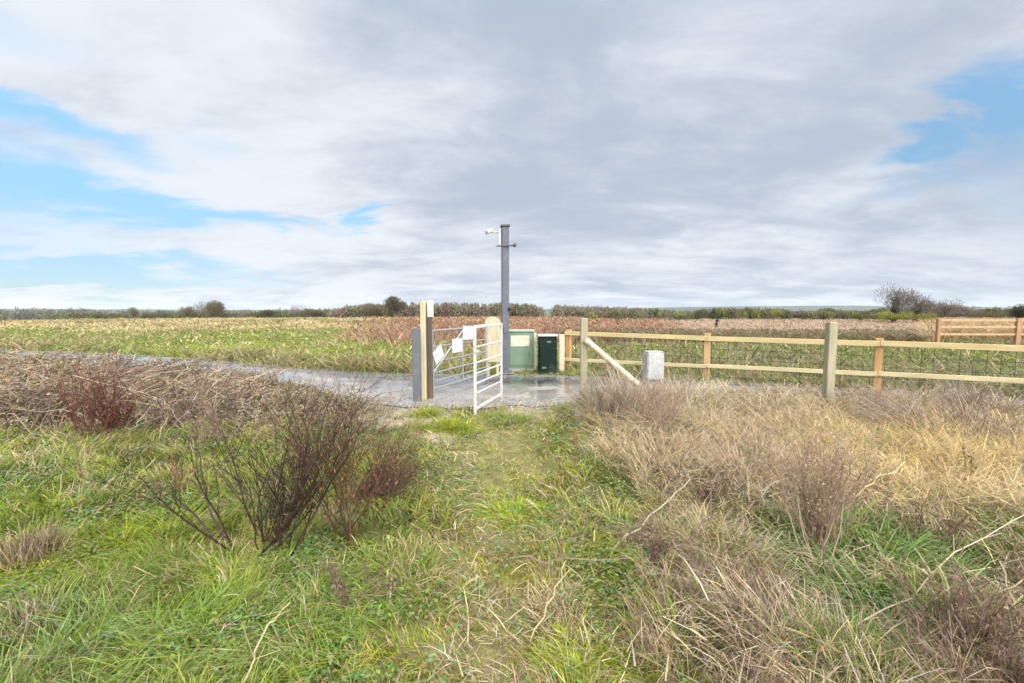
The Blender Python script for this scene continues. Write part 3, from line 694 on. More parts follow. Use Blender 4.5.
fallen([(840, 625, .06), (900, 585, .10), (960, 550, .13), (1035, 512, .15)], .0038, G2, 'longest bleached stalk sloping up to the right edge')
fallen([(905, 640, .06), (960, 605, .10), (1030, 575, .12)], .004, STRAW, 'straw coloured stalk low at the right edge under the longest one')
fallen([(940, 560, .2), (965, 620, .12), (985, 690, .05)], .004, G2, 'bleached stalk crossing the others steeply at lower right')
fallen([(850, 500, .12), (880, 478, .2), (905, 462, .24)], .006, STRAW, 'short pale stalk below the golden tussock')
fallen([(1000, 560, .2), (1015, 610, .12), (1030, 660, .05)], .004, STRAW, 'steep straw stalk touching the right edge')
fallen([(530, 628, .03), (552, 590, .08), (566, 560, .12)], .004, STRAW*.9, 'thin straw stalk beside the yellow green mossy tuft')
fallen([(240, 683, .05), (262, 630, .16), (290, 600, .22)], .004, STRAW*.9, 'thin straw stalk in the lush grass at lower left')

# ------------------------------------------------------------------ gates, posts, fences
# grey left post
def post(name, px, py, top, wpx, dpt, mat, col, label, shape='round_top', group=None, rot=0):
    b = at(px, py); zt = atd(px, top, b.y).z; w = wpx*b.y/F
    r = empty(name, (b.x, b.y, 0), label, 'post', group); S = Soup()
    if shape == 'round_top':
        prof = []
        h = zt-w*.25
        box(S, (b.x, b.y, h/2-.15), (w, dpt, h+.3), col, rot, .006)
        n = 8
        V = []; 
        for s in (-1, 1):
            for k in range(n+1):
                a = PI*k/n; V.append((b.x+math.cos(a)*w*.497, b.y+s*dpt*.497, h+math.sin(a)*w*.25))
        V = np.array(V); f4 = [[k, k+1, n+2+k, n+1+k] for k in range(n)]
        f3 = [[0, k+1, k] for k in range(1, n)]+[[n+1, n+1+k, n+2+k] for k in range(1, n)]
        S.add(V, np.tile(np.array(col, float), (len(V), 1)), np.array(f3), np.array(f4))
    elif shape == 'sloped':
        box(S, (b.x, b.y, zt/2-.15), (w, dpt, zt+.3), col, rot, .006)
    S.build('timber' if mat in (M_WOOD_OLD, M_WOOD_POST) else 'shaft', mat, r)
    return r, b, zt, w
gp, b, zt, w = post('gate_post', 417.5, 402, 328, 7.4, .12, M_PLASTIC, (.095, .105, .125), 'dark grey square post with rounded top, leftmost of the gate posts')
wp, b2, zt2, w2 = post('gate_post', 424.3, 401, 301, 5.0, .07, M_WOOD_OLD, (.42, .36, .24), 'tall pale timber post between the dark grey post and the dark brown post', 'sloped')
dp, b3, zt3, w3 = post('gate_post', 430.2, 399.5, 306, 5.4, .09, M_WOOD_POST, (.085, .07, .06), 'dark brown post carrying a small pale sign at its top', 'sloped')
# small sign on the dark brown post
S = Soup(); sg = empty('small_sign', (b3.x, b3.y-.06, 0), 'small pale pinkish square sign at the top of the dark brown post', 'sign')
a_, c_ = atd(426.8, 300.5, b3.y-.052), atd(433.6, 317, b3.y-.052)
sg.location = ((a_.x+c_.x)/2, b3.y-.052, (a_.z+c_.z)/2)
box(S, sg.location, (c_.x-a_.x, .008, a_.z-c_.z), (.50, .44, .42), 0, .002); S.build('sign_plate', M_WHITE, sg)
S = Soup()
for dz in (-.05, .05): S = Soup(); rod(S, (sg.location.x+.005, sg.location.y-.008, sg.location.z+dz), (sg.location.x+.005, sg.location.y+.02, sg.location.z+dz), .006, (.3, .3, .3), 8); S.build('bolt', M_STEEL, sg)

# white gate leaf
def white_gate():
    n0 = atd(475.2, 411.5, 6.14); f0 = atd(501.3, 396.6, 7.26)
    a = np.array([n0.x, n0.y, 0]); c = np.array([f0.x, f0.y, 0]); d = (c-a)/np.linalg.norm(c-a); L = np.linalg.norm(c-a)
    top = atd(475.2, 327, a[1]).z
    r = empty('metal_gate', tuple((a+c)/2), 'white painted tubular metal gate standing open end on in the gateway', 'gate')
    col = (.43, .43, .415)
    for q in (a, c):
        S = Soup(); beam(S, q+[0, 0, -.03], q+[0, 0, top], .045, .045, col, .006); S.build('stile', M_WHITE, r)
    fr = [0.0, .225, .42, .555, .68, .80]
    for k, f in enumerate(fr):
        z = top-.024-(top-.09)*f
        S = Soup(); e = .021
        if k == 0: beam(S, a+d*e*0+[0, 0, z+.026], c+[0, 0, z+.026], .05, .045, col, .006)
        else: rod(S, a+d*e+[0, 0, z], c-d*e+[0, 0, z], .0135, col, 10)
        S.build('rail', M_WHITE, r)
    S = Soup(); beam(S, a+d*.023+[0, 0, .075], c-d*.023+[0, 0, .075], .04, .04, col, .005); S.build('rail', M_WHITE, r)
    # latch on the near stile, hinges on the far stile
    S = Soup(); rod(S, a-d*.06+[0.03, 0, top*.72], a+d*.12+[.03, 0, top*.72], .011, (.5, .5, .5), 8); box(S, a+d*.03+[.026, 0, top*.72], (.02, .08, .06), (.5, .5, .5), 0, .003); S.build('latch', M_STEEL, r)
    for z in (.22, top-.2):
        S = Soup(); rod(S, c+d*.03+[0, 0, z-.04], c+d*.03+[0, 0, z+.04], .016, (.55, .55, .55), 8); S.build('hinge', M_STEEL, r)
white_gate()

def grey_gate():
    a = np.array([-1.36, 7.30, 0]); c = np.array([-.55, 9.25, 0]); d = (c-a)/np.linalg.norm(c-a)
    r = empty('field_gate', tuple(a), 'grey galvanised field gate hung with white notices, behind the white gate', 'gate')
    col = (.32, .33, .34)
    top = 1.17
    for q in (a, c): S = Soup(); rod(S, q+[0, 0, -.02], q+[0, 0, top], .024, col, 12); S.build('stile', M_STEEL, r)
    m = (a+c)/2; S = Soup(); rod(S, m+[0, 0, .15], m+[0, 0, top-.02], .017, col); S.build('stile', M_STEEL, r)
    for z in (top-.015, .88, .62, .43, .28, .15):
        S = Soup(); rod(S, a+[0, 0, z], c+[0, 0, z], .021 if z > 1.1 or z < .2 else .016, col, 10); S.build('rail', M_STEEL, r)
    S = Soup(); rod(S, a+[.02, 0, .45], m+[.02, 0, top-.03], .016, col); S.build('brace', M_STEEL, r)
    # notices tied on the rails
    def notice(t, z0, z1, L, label, tilt=0):
        p = a+d*t+np.array([d[1], -d[0], 0])*.034
        n = empty('notice', tuple(p+[0, 0, (z0+z1)/2]), label, 'notice'); S = Soup()
        u = d; s = np.array([d[1], -d[0], 0]); up = np.array([0, 0, 1.])
        u2 = u*math.cos(tilt)+up*math.sin(tilt); up2 = -u*math.sin(tilt)+up*math.cos(tilt)
        box(S, p+[0, 0, (z0+z1)/2], (L, .006, z1-z0), (.44, .45, .48), bev=.001, axis=(u2, s, up2)); S.build('sheet', M_WHITE, n)
        for e in (-.42, .42): S = Soup(); q = p+u*L*e+[0, 0, (z1-z0)*.0+(z0+z1)/2]+up2*(z1-z0)*.44+s*.004; rod(S, q, q-s*.03, .006, (.2, .2, .2), 6); S.build('cable_tie', M_PLASTIC, n)
    notice(.14, .62, .86, .3, 'tilted white notice lowest on the grey gate beside the dark brown post', .5)
    notice(.80, .72, .98, .38, 'middle white notice hanging on the grey gate', 0)
    notice(1.24, .93, 1.20, .46, 'largest white notice at the top of the grey gate, beside the white gate', -.04)
grey_gate()

def notice_board():
    Y = 9.6; l = atd(485, 330, Y); r_ = atd(500.5, 330, Y); top = atd(492, 316.5, Y).z
    cx = (l.x+r_.x)/2; w = r_.x-l.x; r = empty('marker_board', (cx, Y, 0), 'cream round topped wooden board seen through the bars of the white gate', 'board')
    S = Soup(); n = 12; zb = atd(492, 362, Y).z; zs = top-w*.36; t = .03
    out = [(-w/2, zb), (w/2, zb), (w/2, zs)]+[(math.cos(PI*k/n)*w/2, zs+math.sin(PI*k/n)*w*.36) for k in range(1, n)]+[(-w/2, zs)]
    m = len(out); V = np.array([(cx+x, Y-t/2, z) for x, z in out]+[(cx+x, Y+t/2, z) for x, z in out]+[(cx, Y-t/2, (zb+zs)/2), (cx, Y+t/2, (zb+zs)/2)])
    f4 = [[k, (k+1) % m, m+(k+1) % m, m+k] for k in range(m)]; f3 = [[k, 2*m, (k+1) % m] for k in range(m)]+[[m+k, m+(k+1) % m, 2*m+1] for k in range(m)]
    S.add(V, np.tile(A([.42, .37, .26]), (len(V), 1)), np.array(f3), np.array(f4)); S.build('board', M_WOOD_OLD, r)
    for e in (-.3, .3):
        S = Soup(); box(S, (cx+w*e, Y+.05, (zs-.1)/2), (.06, .06, zs+.1), (.4, .34, .22), 0, .005); S.build('leg', M_WOOD_OLD, r)
notice_board()

def pole():
    b = at(505, 374); Y = b.y; top = atd(505, 227, Y).z; cx = atd(505.2, 300, Y).x; w = 8.6*Y/F
    r = empty('camera_pole', (cx, Y, 0), 'tall grey square metal pole with floodlight and brackets behind the gate', 'pole')
    S = Soup(); box(S, (cx, Y, top/2-.1), (w*.84, w*.84, top+.2), (.085, .093, .118), .12, .014); S.build('pole_shaft', M_PLASTIC, r)
    S = Soup(); box(S, (cx, Y, top+.02), (w*1.05, w*1.05, .05), (.035, .035, .04), .12, .01); S.build('cap', M_PLASTIC, r)
    S = Soup(); box(S, (cx, Y, .03), (w*1.9, w*1.9, .03), (.16, .165, .19), .12, .005)
    for i in (-1, 1):
        for j in (-1, 1): rod(S, (cx+i*w*.75, Y+j*w*.75, .04), (cx+i*w*.75, Y+j*w*.75, .08), .014, (.3, .3, .3), 6)
    S.build('base_plate', M_STEEL, r)
    # white slim cover strip on the upper left of the shaft
    zl = atd(505, 246, Y).z
    S = Soup(); box(S, (cx-w*.60, Y-.03, (top+zl)/2-.03), (.06, .10, top-zl-.06), (.40, .41, .43), 0, .008); S.build('junction_box', M_WHITE, r)
    zb = atd(505, 246.5, Y).z
    S = Soup(); beam(S, (cx-w*1.0, Y-w*.5, zb), (cx+w*1.1, Y-w*.5, zb+.01), .03, .035, (.07, .075, .085), .004)
    rod(S, (cx+w*1.05, Y-w*.5, zb), (cx+w*1.2, Y-w*.5-.06, zb+.02), .035, (.05, .05, .06), 10)
    rod(S, (cx-w*.95, Y-w*.5, zb), (cx-w*1.05, Y-w*.5-.05, zb+.01), .025, (.3, .3, .32), 10); S.build('bracket', M_PLASTIC, r)
    # lamp head on its arm
    h = atd(491, 231.5, Y)
    S = Soup(); rod(S, (cx-w*.4, Y, h.z-.0), (h.x+.03, Y-.03, h.z-.03), .014, (.45, .46, .47), 8); S.build('arm', M_STEEL, r)
    S = Soup(); ux = np.array([.92, .1, .35]); ux /= np.linalg.norm(ux); s = np.cross(ux, [0, 0, 1.]); s /= np.linalg.norm(s)
    box(S, (h.x-.02, Y-.04, h.z), (.14, .085, .08), (.42, .43, .44), bev=.012, axis=(ux, s, np.cross(s, ux)))
    S.build('lamp_head', M_WHITE, r)
    S = Soup(); rod(S, np.array([h.x-.02, Y-.04, h.z])-ux*.08, np.array([h.x-.02, Y-.04, h.z])-ux*.115, .04, (.16, .17, .18), 12, .045); S.build('lens', M_PLASTIC, r)
    # small sensor half way up, on the right
    m = atd(511, 309, Y); S = Soup(); box(S, (cx+w*.5, Y-.05, m.z), (.09, .08, .09), (.035, .04, .05), 0, .012); rod(S, (cx+w*.5, Y-.09, m.z), (cx+w*.5+.03, Y-.14, m.z-.01), .025, (.03, .03, .03), 10); S.build('sensor', M_PLASTIC, r)
    S = Soup(); box(S, (cx+.01, Y-w*.47, 1.05), (.08, .02, .16), (.08, .085, .1), .12, .004); S.build('hatch', M_PLASTIC, r)
pole()

def cabinets():
    Y = at(520, 371.5).y
    l = atd(508.5, 371, Y); r_ = atd(533.5, 371, Y); top = atd(520, 331, Y).z
    w = r_.x-l.x; cx = (l.x+r_.x)/2; dp = .42; g = (.15, .215, .155)
    r = empty('utility_cabinet', (cx, Y+dp/2, 0), 'mid green metal cabinet with a cream panel across its upper front', 'cabinet')
    S = Soup(); box(S, (cx, Y+dp/2, top/2+.02), (w, dp, top-.08), g, 0, .012); S.build('body', M_CAB, r)
    S = Soup(); box(S, (cx, Y+dp/2, top+.0), (w+.06, dp+.06, .05), (.28, .34, .27), 0, .012); S.build('lid', M_CAB, r)
    S = Soup(); box(S, (cx, Y+dp/2, .02), (w+.08, dp+.06, .1), (.33, .33, .31), 0, .008); S.build('plinth', M_STONE, r)
    zc = atd(520, 335.5, Y).z; zd = atd(520, 346.5, Y).z; x1 = atd(529.5, 340, Y).x
    S = Soup(); box(S, ((l.x+.05+x1)/2, Y-.010, (zc+zd)/2), (x1-l.x-.05, .014, zc-zd), (.52, .50, .40), 0, .003); S.build('panel', M_WHITE, r)
    S = Soup(); box(S, (cx, Y-.006, (zd+.1)/2+.02), (w-.07, .012, zd-.16), (.165, .235, .17), 0, .004); S.build('door', M_CAB, r)
    S = Soup(); box(S, (cx+w*.33, Y-.022, .42), (.03, .02, .1), (.08, .1, .08), 0, .004); S.build('handle', M_PLASTIC, r)
    S = Soup(); box(S, (cx+w/2+.045, Y+.12, top/2-.02), (.07, .05, top-.06), (.48, .52, .36), 0, .008); S.build('lit_side', M_WOOD_OLD, r)  # pale strip standing for the cabinet's lit right side, light put into its colour
    # dark green one
    Y = at(548, 374.5).y; l = atd(538.5, 371, Y); r_ = atd(557.2, 371, Y); top = atd(548, 336.5, Y).z; w = r_.x-l.x; cx = (l.x+r_.x)/2
    r = empty('utility_cabinet', (cx, Y+.2, 0), 'narrow very dark green cabinet with a pale grey top beside the mid green one', 'cabinet')
    d = (.003, .011, .008)
    S = Soup(); box(S, (cx, Y+.2, top/2+.03), (w, .4, top-.06), d, 0, .02, top=(.97, .97)); S.build('body', M_CAB, r)
    S = Soup(); box(S, (cx, Y+.2, top+.02), (w+.03, .43, .045), (.46, .48, .5), 0, .01); S.build('lid', M_STEEL, r)
    S = Soup(); box(S, (cx, Y+.2, .03), (w-.03, .37, .12), (.02, .035, .028), 0, .005); S.build('plinth', M_CAB, r)
    S = Soup(); box(S, (cx, Y-.002, top*.52), (w-.08, .016, top-.24), (.004, .014, .01), 0, .004); S.build('door', M_CAB, r)
    S = Soup(); box(S, (cx+w*.05, Y-.014, top*.86), (.1, .01, .05), (.09, .13, .11), 0, .003); S.build('badge', M_CAB, r)
    S = Soup(); box(S, (cx-w*.2, Y-.018, .16), (.1, .012, .05), (.1, .14, .12), 0, .003); S.build('vent', M_CAB, r)
    # pale post right of it
    b = at(561.5, 371.5); zt = atd(561, 334.5, b.y).z
    p = empty('short_post', (b.x, b.y, 0), 'short pale pinkish timber post between the dark green cabinet and the plank fence', 'post'); S = Soup()
    box(S, (b.x, b.y, zt/2-.1), (5.2*b.y/F, .09, zt+.2), (.58, .47, .38), 0, .006); S.build('timber', M_WOOD_OLD, p)
cabinets()

def rail_fence():
    P0 = np.array(at(568.5, 368.5)); P1 = np.array(at(1024, 404.5)); d = P1-P0
    LX = [P0+d*t for t in (0,)]
    def base_at(px):   # point of the fence line seen at pixel column px
        k = (px-CX)/F   # x = k*w, w ~ y*cp + H*sp
        # solve x(t)=k*(y(t)*cp+(H)*sp)
        a = P0[0]-k*(P0[1]*cp+H*sp); bb = d[0]-k*d[1]*cp
        return -a/bb
    pts = [568.5, 706, 876]
    ts = [base_at(p) for p in pts]; ts.append(ts[2]+(ts[2]-ts[1])); ts.append(ts[3]+(ts[2]-ts[1]))
    r = empty('plank_fence', tuple(P0), 'new timber fence of two pale planks on orange brown posts beyond the track', 'fence')
    z1 = lambda t: np.interp(t, [0, 1], [atd(568, 333.5, P0[1]).z, atd(1024, 348.5, P1[1]).z]) if t <= 1 else atd(1024, 348.5, P1[1]).z
    z2 = lambda t: np.interp(t, [0, 1], [atd(568, 359, P0[1]).z, atd(1024, 380.5, P1[1]).z]) if t <= 1 else atd(1024, 380.5, P1[1]).z
    nrm = np.array([d[1], -d[0], 0.]); nrm /= np.linalg.norm(nrm); nrm = nrm if nrm[1] < 0 else -nrm
    ang = math.atan2(d[1], d[0])
    for k, t in enumerate(ts):
        q = P0+d*t; S = Soup(); h = z1(t)+.10
        box(S, (q[0], q[1], h/2-.15), (.115, .10, h+.3), (.45, .27, .12) if k != 1 else (.47, .31, .16), ang, .006); S.build('post', M_WOOD_POST, r)
    for k in range(len(ts)-1):
        ta, tb = ts[k], ts[k+1]; e = .004/np.linalg.norm(d)
        for zf, hh, cc in ((z1, .10, (.50, .405, .21)), (z2, .08, (.52, .44, .27))):
            S = Soup(); a = P0+d*(ta+e)+nrm*.075; b = P0+d*(tb-e)+nrm*.075
            if k == 0: a = a-(d/np.linalg.norm(d))*.08
            a = a+[0, 0, zf(ta)+rng.normal(0, .008)]; b = b+[0, 0, zf(tb)+rng.normal(0, .008)]
            beam(S, a, b, .038, hh, cc, .004); S.build('rail', M_WOOD_NEW, r)
    for k in range(1, 4):
        for zf in (z1, z2):
            for e in (-.035, .035):
                for u in (-.02, .02):
                    q = P0+d*ts[k]+d/np.linalg.norm(d)*e+nrm*.094+[0, 0, zf(ts[k])+u]; S = Soup(); rod(S, q, q+nrm*.004, .006, (.12, .1, .09), 6); S.build('nail', M_STEEL, r)
    S = Soup(); A_, B_ = [], []; T1 = ts[-1]
    for f in (.08, .3, .52, .74, .95):
        for k in range(len(ts)-1):
            A_.append(P0+d*ts[k]-nrm*.06+[0, 0, z1(ts[k])*f]); B_.append(P0+d*ts[k+1]-nrm*.06+[0, 0, z1(ts[k+1])*f])
    n = int(np.linalg.norm(d)*T1/.16)
    for i in range(n):
        t = T1*i/n; q = P0+d*t-nrm*.06; A_.append(q+[0, 0, .02]); B_.append(q+[0, 0, z1(t)*.95])
    prisms(S, A_, B_, .0042, .0042, A([.035, .035, .03])); S.build('netting', M_WIRE, r)
    return P0, d, nrm
rail_fence()

def stock_fence():
    P0 = np.array(at(583, 403)); P1 = np.array(at(827, 412)); d = P1-P0
    r = empty('post_fence', tuple(P0), 'weathered grey green fence posts with wire and a sloping round brace beside the gateway', 'fence')
    for (px, P, top, wp) in ((583, P0, 318, 6.8), (827, P1, 322, 8.6)):
        zt = atd(px, top, P[1]).z; w = wp*P[1]/F; S = Soup()
        box(S, (P[0], P[1], zt/2-.15), (w, w*.8, zt+.3), (.29, .265, .185), 0, .01); o = S.build('post', M_WOOD_OLD, r)
    P2 = P1+d; 
    S = Soup(); box(S, (P2[0], P2[1], .5), (.14, .13, 1.6), (.29, .265, .185), 0, .01); S.build('post', M_WOOD_OLD, r)
    a = atd(588, 342, P0[1]-.09); b = atd(624, 373, P0[1]-.13); e = np.array(b)+(np.array(b)-np.array(a))*.95
    e[2] = max(e[2], -.05)
    S = Soup(); rod(S, np.array(a)+[-.04, .03, .035], e, .052, (.46, .41, .32), 14); S.build('brace', M_WOOD_OLD, r)
    S = Soup(); A_, B_ = [], []
    for z in (.25, .5, .75, 1.0, 1.2):
        for (s, t) in ((P0, P1), (P1, P2)):
            for k in range(6):
                u, v = k/6, (k+1)/6; sg1 = .02*4*u*(1-u); sg2 = .02*4*v*(1-v)
                A_.append(s+(t-s)*u+[0, .085, z-sg1]); B_.append(s+(t-s)*v+[0, .085, z-sg2])
    prisms(S, A_, B_, .0018, .0018, A([.22, .21, .19])); S.build('wire', M_WIRE, r)
stock_fence()

def back_fence():
    Y = 18.0; r = None
    x0 = atd(938, 330, Y); S = None
    r = empty('paddock_fence', (x0.x, Y, 0), 'distant reddish brown post and rail fence at the right edge beyond the plank fence', 'fence')
    top = atd(938, 319.5, Y).z; step = 78*Y/F; dr = np.array([1, -.02, 0])
    for k in range(4):
        q = np.array([x0.x, Y, 0])+dr*step*k; S = Soup(); box(S, (q[0], q[1], top/2-.1), (.12 if k != 1 else .2, .12, top+.25+(.06 if k == 1 else 0)), (.33, .19, .11), 0, .01); S.build('post', M_WOOD_POST, r)
        if k < 3:
            for f in (.97, .72, .45): S = Soup(); beam(S, q+dr*.062+[0, -.0, top*f], q+dr*(step-.062)+[0, 0, top*f], .04, .09, (.42, .28, .17), .004); S.build('rail', M_WOOD_POST, r)
back_fence()

def stone_box():
    Y = 9.35; l = atd(644.5, 352, Y); r_ = atd(662.5, 352, Y); cx = (l.x+r_.x)/2; w = r_.x-l.x; top = l.z
    r = empty('marker_block', (cx, Y, 0), 'pale grey speckled block half hidden in dry grass in front of the plank fence', 'block')
    S = Soup(); box(S, (cx, Y, top/2-.04), (w, .3, top+.08), (.35, .35, .355), .1, .03, top=(.96, .96)); S.build('block', M_STONE, r)
    S = Soup(); box(S, (cx, Y, top+.005), (w*.9, .27, .03), (.36, .36, .37), .1, .012); S.build('cap', M_STONE, r)
stone_box()

# ------------------------------------------------------------------ trees, hedges, far land
def far_tree(px, Y, top, wpx, label, name='tree', cols=((.13, .11, .085),), n=2600, trunkcol=(.06, .05, .042), group=None, ivy=0, low=.12, cat='tree', twig=1.0, lobes=7):
    x = (px-CX)/F*(Y*cp); g = float(gz(x, Y)); tz = atd(px, top, Y).z; h = tz-g; w = wpx*Y/F/2
    r = empty(name, (x, Y, g), label, cat, group)
    S = Soup()
    if True:
        k = rng.uniform(.9, 1.1); rt = max(.05*h*.5, .08)
        prisms(S, [(x, Y, g-.2)], [(x+rng.normal(0, .03)*h, Y, g+h*.45)], rt, rt*.6, np.array(trunkcol), 6)
        for i in range(12):
            a = rng.uniform(0, 2*PI); z0 = rng.uniform(.2, .5)*h; e = rng.uniform(.5, .9)
            p0 = np.array([x, Y, g+z0]); p1 = p0+[math.cos(a)*w*.38*e, math.sin(a)*w*.38*e, h*rng.uniform(.15, .3)]; p2 = p1+[math.cos(a)*w*.3*e, math.sin(a)*w*.3*e, h*rng.uniform(.05, .2)]
            p2[2] = min(p2[2], g+h*.97)
            prisms(S, [p0, p1], [p1, p2], np.array([rt*.45, rt*.3]), np.array([rt*.3, rt*.12]), np.array(trunkcol), 4)
    S.build('trunk', M_TWIG, r)
    S = Soup(); L = []
    for i in range(lobes):
        a = rng.uniform(0, 2*PI); rr = rng.uniform(.1, .65)*w
        L.append((x+math.cos(a)*rr, Y+math.sin(a)*rr, g+h*rng.uniform(.4, .75), rng.uniform(.3, .5)))
    i = rng.integers(0, lobes, n); L = np.array(L)[i]
    v = rng.normal(0, 1, (n, 3)); v /= np.linalg.norm(v, axis=1)[:, None]; v *= (rng.uniform(0, 1, n)**.45)[:, None]
    P = L[:, :3]+v*np.stack([L[:, 3]*w*1.1, L[:, 3]*w*1.1, L[:, 3]*h*.75], 1)
    P[:, 2] = np.clip(P[:, 2], g+low*h, tz)
    c = np.array(cols)[rng.integers(0, len(cols), n)]
    d = v*rng.uniform(.3, 1, (n, 1)); d[:, 2] += .5; d *= (h*.07*twig)
    s = .0011*Y
    prisms(S, P, P+d, s*.35*twig, s*.15, jit(c, n, .35))
    S.build('crown', M_FARTREE, r)
    if ivy:
        S = Soup(); m = ivy; z = rng.uniform(.1, .62, m)*h; a = rng.uniform(0, 2*PI, m); rad = w*.22*rng.uniform(.2, 1, m)*(1-z/h*.6)
        flakes(S, np.stack([x+np.cos(a)*rad, Y+np.sin(a)*rad, g+z], 1), .0018*Y, jit(A([.03, .055, .02]), m, .4)); S.build('ivy', M_FARTREE, r)
    return r
GB = [(.15, .13, .10), (.12, .13, .08), (.19, .155, .12)]
GD = [(.06, .06, .04), (.08, .07, .05), (.10, .10, .05)]
YG = [(.34, .35, .06), (.24, .26, .07), (.12, .13, .05)]
far_tree(212, 94, 299.5, 34, 'rounded grey bare tree rising highest in the left half of the tree line', cols=GB, n=5200)
far_tree(187, 95, 306, 16, 'small bare tree just left of the rounded grey tree', cols=GB, n=1500)
far_tree(134, 98, 308, 14, 'low bare bush near the left end of the tree line', cols=GB, n=1200)
far_tree(396, 82, 297.5, 28, 'dark bare tree with a pointed crown left of the gate posts', cols=GB+GD, n=5200)
far_tree(372, 84, 303, 26, 'grey bare tree left of the dark pointed tree', cols=GB, n=3000)
far_tree(296, 98, 304.5, 26, 'faint thin bare tree between the rounded tree and the dark pointed tree', cols=[(.22, .19, .17)], n=900, twig=.8)
far_tree(268, 92, 309, 24, 'dark low thorn bush right of the rounded grey tree', cols=GD, n=2200, low=.02)
far_tree(318, 92, 309.5, 30, 'dark low thorn bush below the faint thin tree', cols=GD, n=2400, low=.02)
far_tree(896, 47, 284.5, 42, 'tall bare tree with dark ivy on its trunk at the right', cols=[(.15, .13, .11)], n=2600, ivy=900, twig=.9, trunkcol=(.05, .045, .035))
far_tree(918, 48.5, 293, 34, 'thinner bare tree right of the ivy covered tree', cols=[(.17, .145, .12)], n=2600, ivy=500, twig=.9)
far_tree(945, 58, 298, 44, 'spreading pale brown bare tree behind the distant fence', cols=[(.2, .165, .14)], n=2800, twig=.9)
far_tree(893, 45, 311.5, 40, 'yellow green bush below the ivy covered tree', 'bush', YG, 2600, low=0, cat='bush')
far_tree(922, 45.5, 312, 38, 'yellow green bush left of the distant fence', 'bush', YG+[(.08, .09, .04)], 2400, low=0, cat='bush')
far_tree(862, 52, 313, 26, 'small olive bush left of the ivy covered tree', 'bush', YG+GD, 1600, low=0, cat='bush')
far_tree(1021, 50, 305, 24, 'dark evergreen bush at the right edge of the horizon', 'bush', GD+[(.03, .05, .03)], 3200, low=0, cat='bush')
far_tree(990, 56, 309, 42, 'low olive brown bush behind the distant fence', 'bush', [(.16, .15, .07), (.13, .1, .07)], 2400, low=0, cat='bush')
far_tree(960, 60, 306, 40, 'grey brown bush behind the distant fence, left of the olive brown one', 'bush', [(.17, .13, .12), (.13, .12, .1)], 2400, low=0, cat='bush')
far_tree(782, 59, 309.5, 18, 'yellow green tree in the hedge left of the tall bare trees', cols=YG, n=1600, low=0)
far_tree(742, 60, 309, 16, 'olive tree in the hedge left of the yellow green tree', cols=YG+GB, n=1400, low=0)
far_tree(824, 59, 310, 20, 'second olive tree of the hedge behind the weathered post', cols=YG+GB, n=1400, low=0)
# dark leaning stump of a dead bush
plant('dead_bush', 717, 330, 317, 'small dark dead bush standing alone at the far edge of the field', 'bush', 2, A([.05, .045, .045]), .04, (-.15, 0), .07, 0, 3, 120, A([.06, .05, .05]), .3, .3, base_r=.3, leafsize=.12)

def woodland(name, Y0, Y1, prof, cols, n, bottom_py=319, lump=1.0, seed=0, dark=0):
    """a far wood reading as one mass: thousands of twig tips on irregular crowns"""
    S = Soup(); pxs = np.array([p for p, _ in prof]); tps = np.array([t for _, t in prof])
    k = max(30, int((pxs[-1]-pxs[0])/2.2))
    cpx = rng.uniform(pxs[0], pxs[-1], k); cY = rng.uniform(Y0, Y1, k)
    hts = np.interp(cpx, pxs, tps)+(rng.uniform(-.6, 1, k)*1.2+6.5*(fbm(cpx*.035, cpx*0, 171+seed)-.45))*lump
    i = rng.integers(0, k, n); X = (cpx-CX)/F*cY
    zt = np.array([atd(a, b, c).z for a, b, c in zip(cpx, hts, cY)]); g = gz(X, cY); hh = zt-g
    v = rng.normal(0, 1, (n, 3)); v /= np.linalg.norm(v, axis=1)[:, None]; v *= (rng.uniform(0, 1, n)**.5)[:, None]
    wd = rng.uniform(3, 10, k)*Y0/F
    P = np.stack([X[i]+v[:, 0]*wd[i], cY[i]+v[:, 1]*wd[i], g[i]+hh[i]*(.42+.58*v[:, 2])], 1)
    cc = np.array(cols)[rng.integers(0, len(cols), k)][i]
    d = rng.normal(0, 1, (n, 3))*.6; d[:, 2] = np.abs(d[:, 2])+.5; d *= (.0035*Y0)
    prisms(S, P, P+d, .0012*Y0, .0005*Y0, jit(cc, n, .3))
    # stems
    m = k*3; j = rng.integers(0, k, m); xx = X[j]+rng.normal(0, .5, m)*wd[j]; yy = cY[j]+rng.normal(0, 2, m); gg = gz(xx, yy)
    prisms(S, np.stack([xx, yy, gg-.3], 1), np.stack([xx, yy, gg+hh[j]*.6], 1), .0009*Y0, .0004*Y0, jit(A([.07, .06, .05]), m, .3))
    tag(S.build(name, M_FARTREE), kind='stuff')
woodland('distant_wood', 330, 420, [(-250, 306), (0, 308), (60, 308.5), (120, 311), (200, 310.5), (360, 308), (430, 306)], [(.15, .16, .11), (.13, .12, .1)], 26000, lump=.5)
woodland('hedge', 96, 112, [(60, 314.5), (160, 313.5), (250, 312), (330, 310), (430, 309)], [(.09, .09, .055), (.13, .11, .08), (.12, .14, .07)], 22000, lump=.8)
woodland('bare_wood', 84, 105, [(330, 308), (360, 305.5), (400, 303), (440, 302.5), (500, 303.5), (560, 305), (640, 309)], [(.20, .17, .13), (.16, .16, .10), (.17, .13, .11), (.22, .2, .15)], 46000, lump=.8)
woodland('hedge', 62, 80, [(590, 311), (660, 310), (720, 309.5), (800, 310), (880, 310), (940, 309), (1100, 307), (1250, 305)], [(.14, .135, .08), (.10, .10, .06), (.17, .15, .11), (.19, .2, .07)], 60000, lump=1.2)
woodland('distant_wood', 500, 700, [(560, 309), (620, 310), (700, 310.5), (900, 310.5), (1150, 309)], [(.11, .12, .09)], 24000, lump=.4)

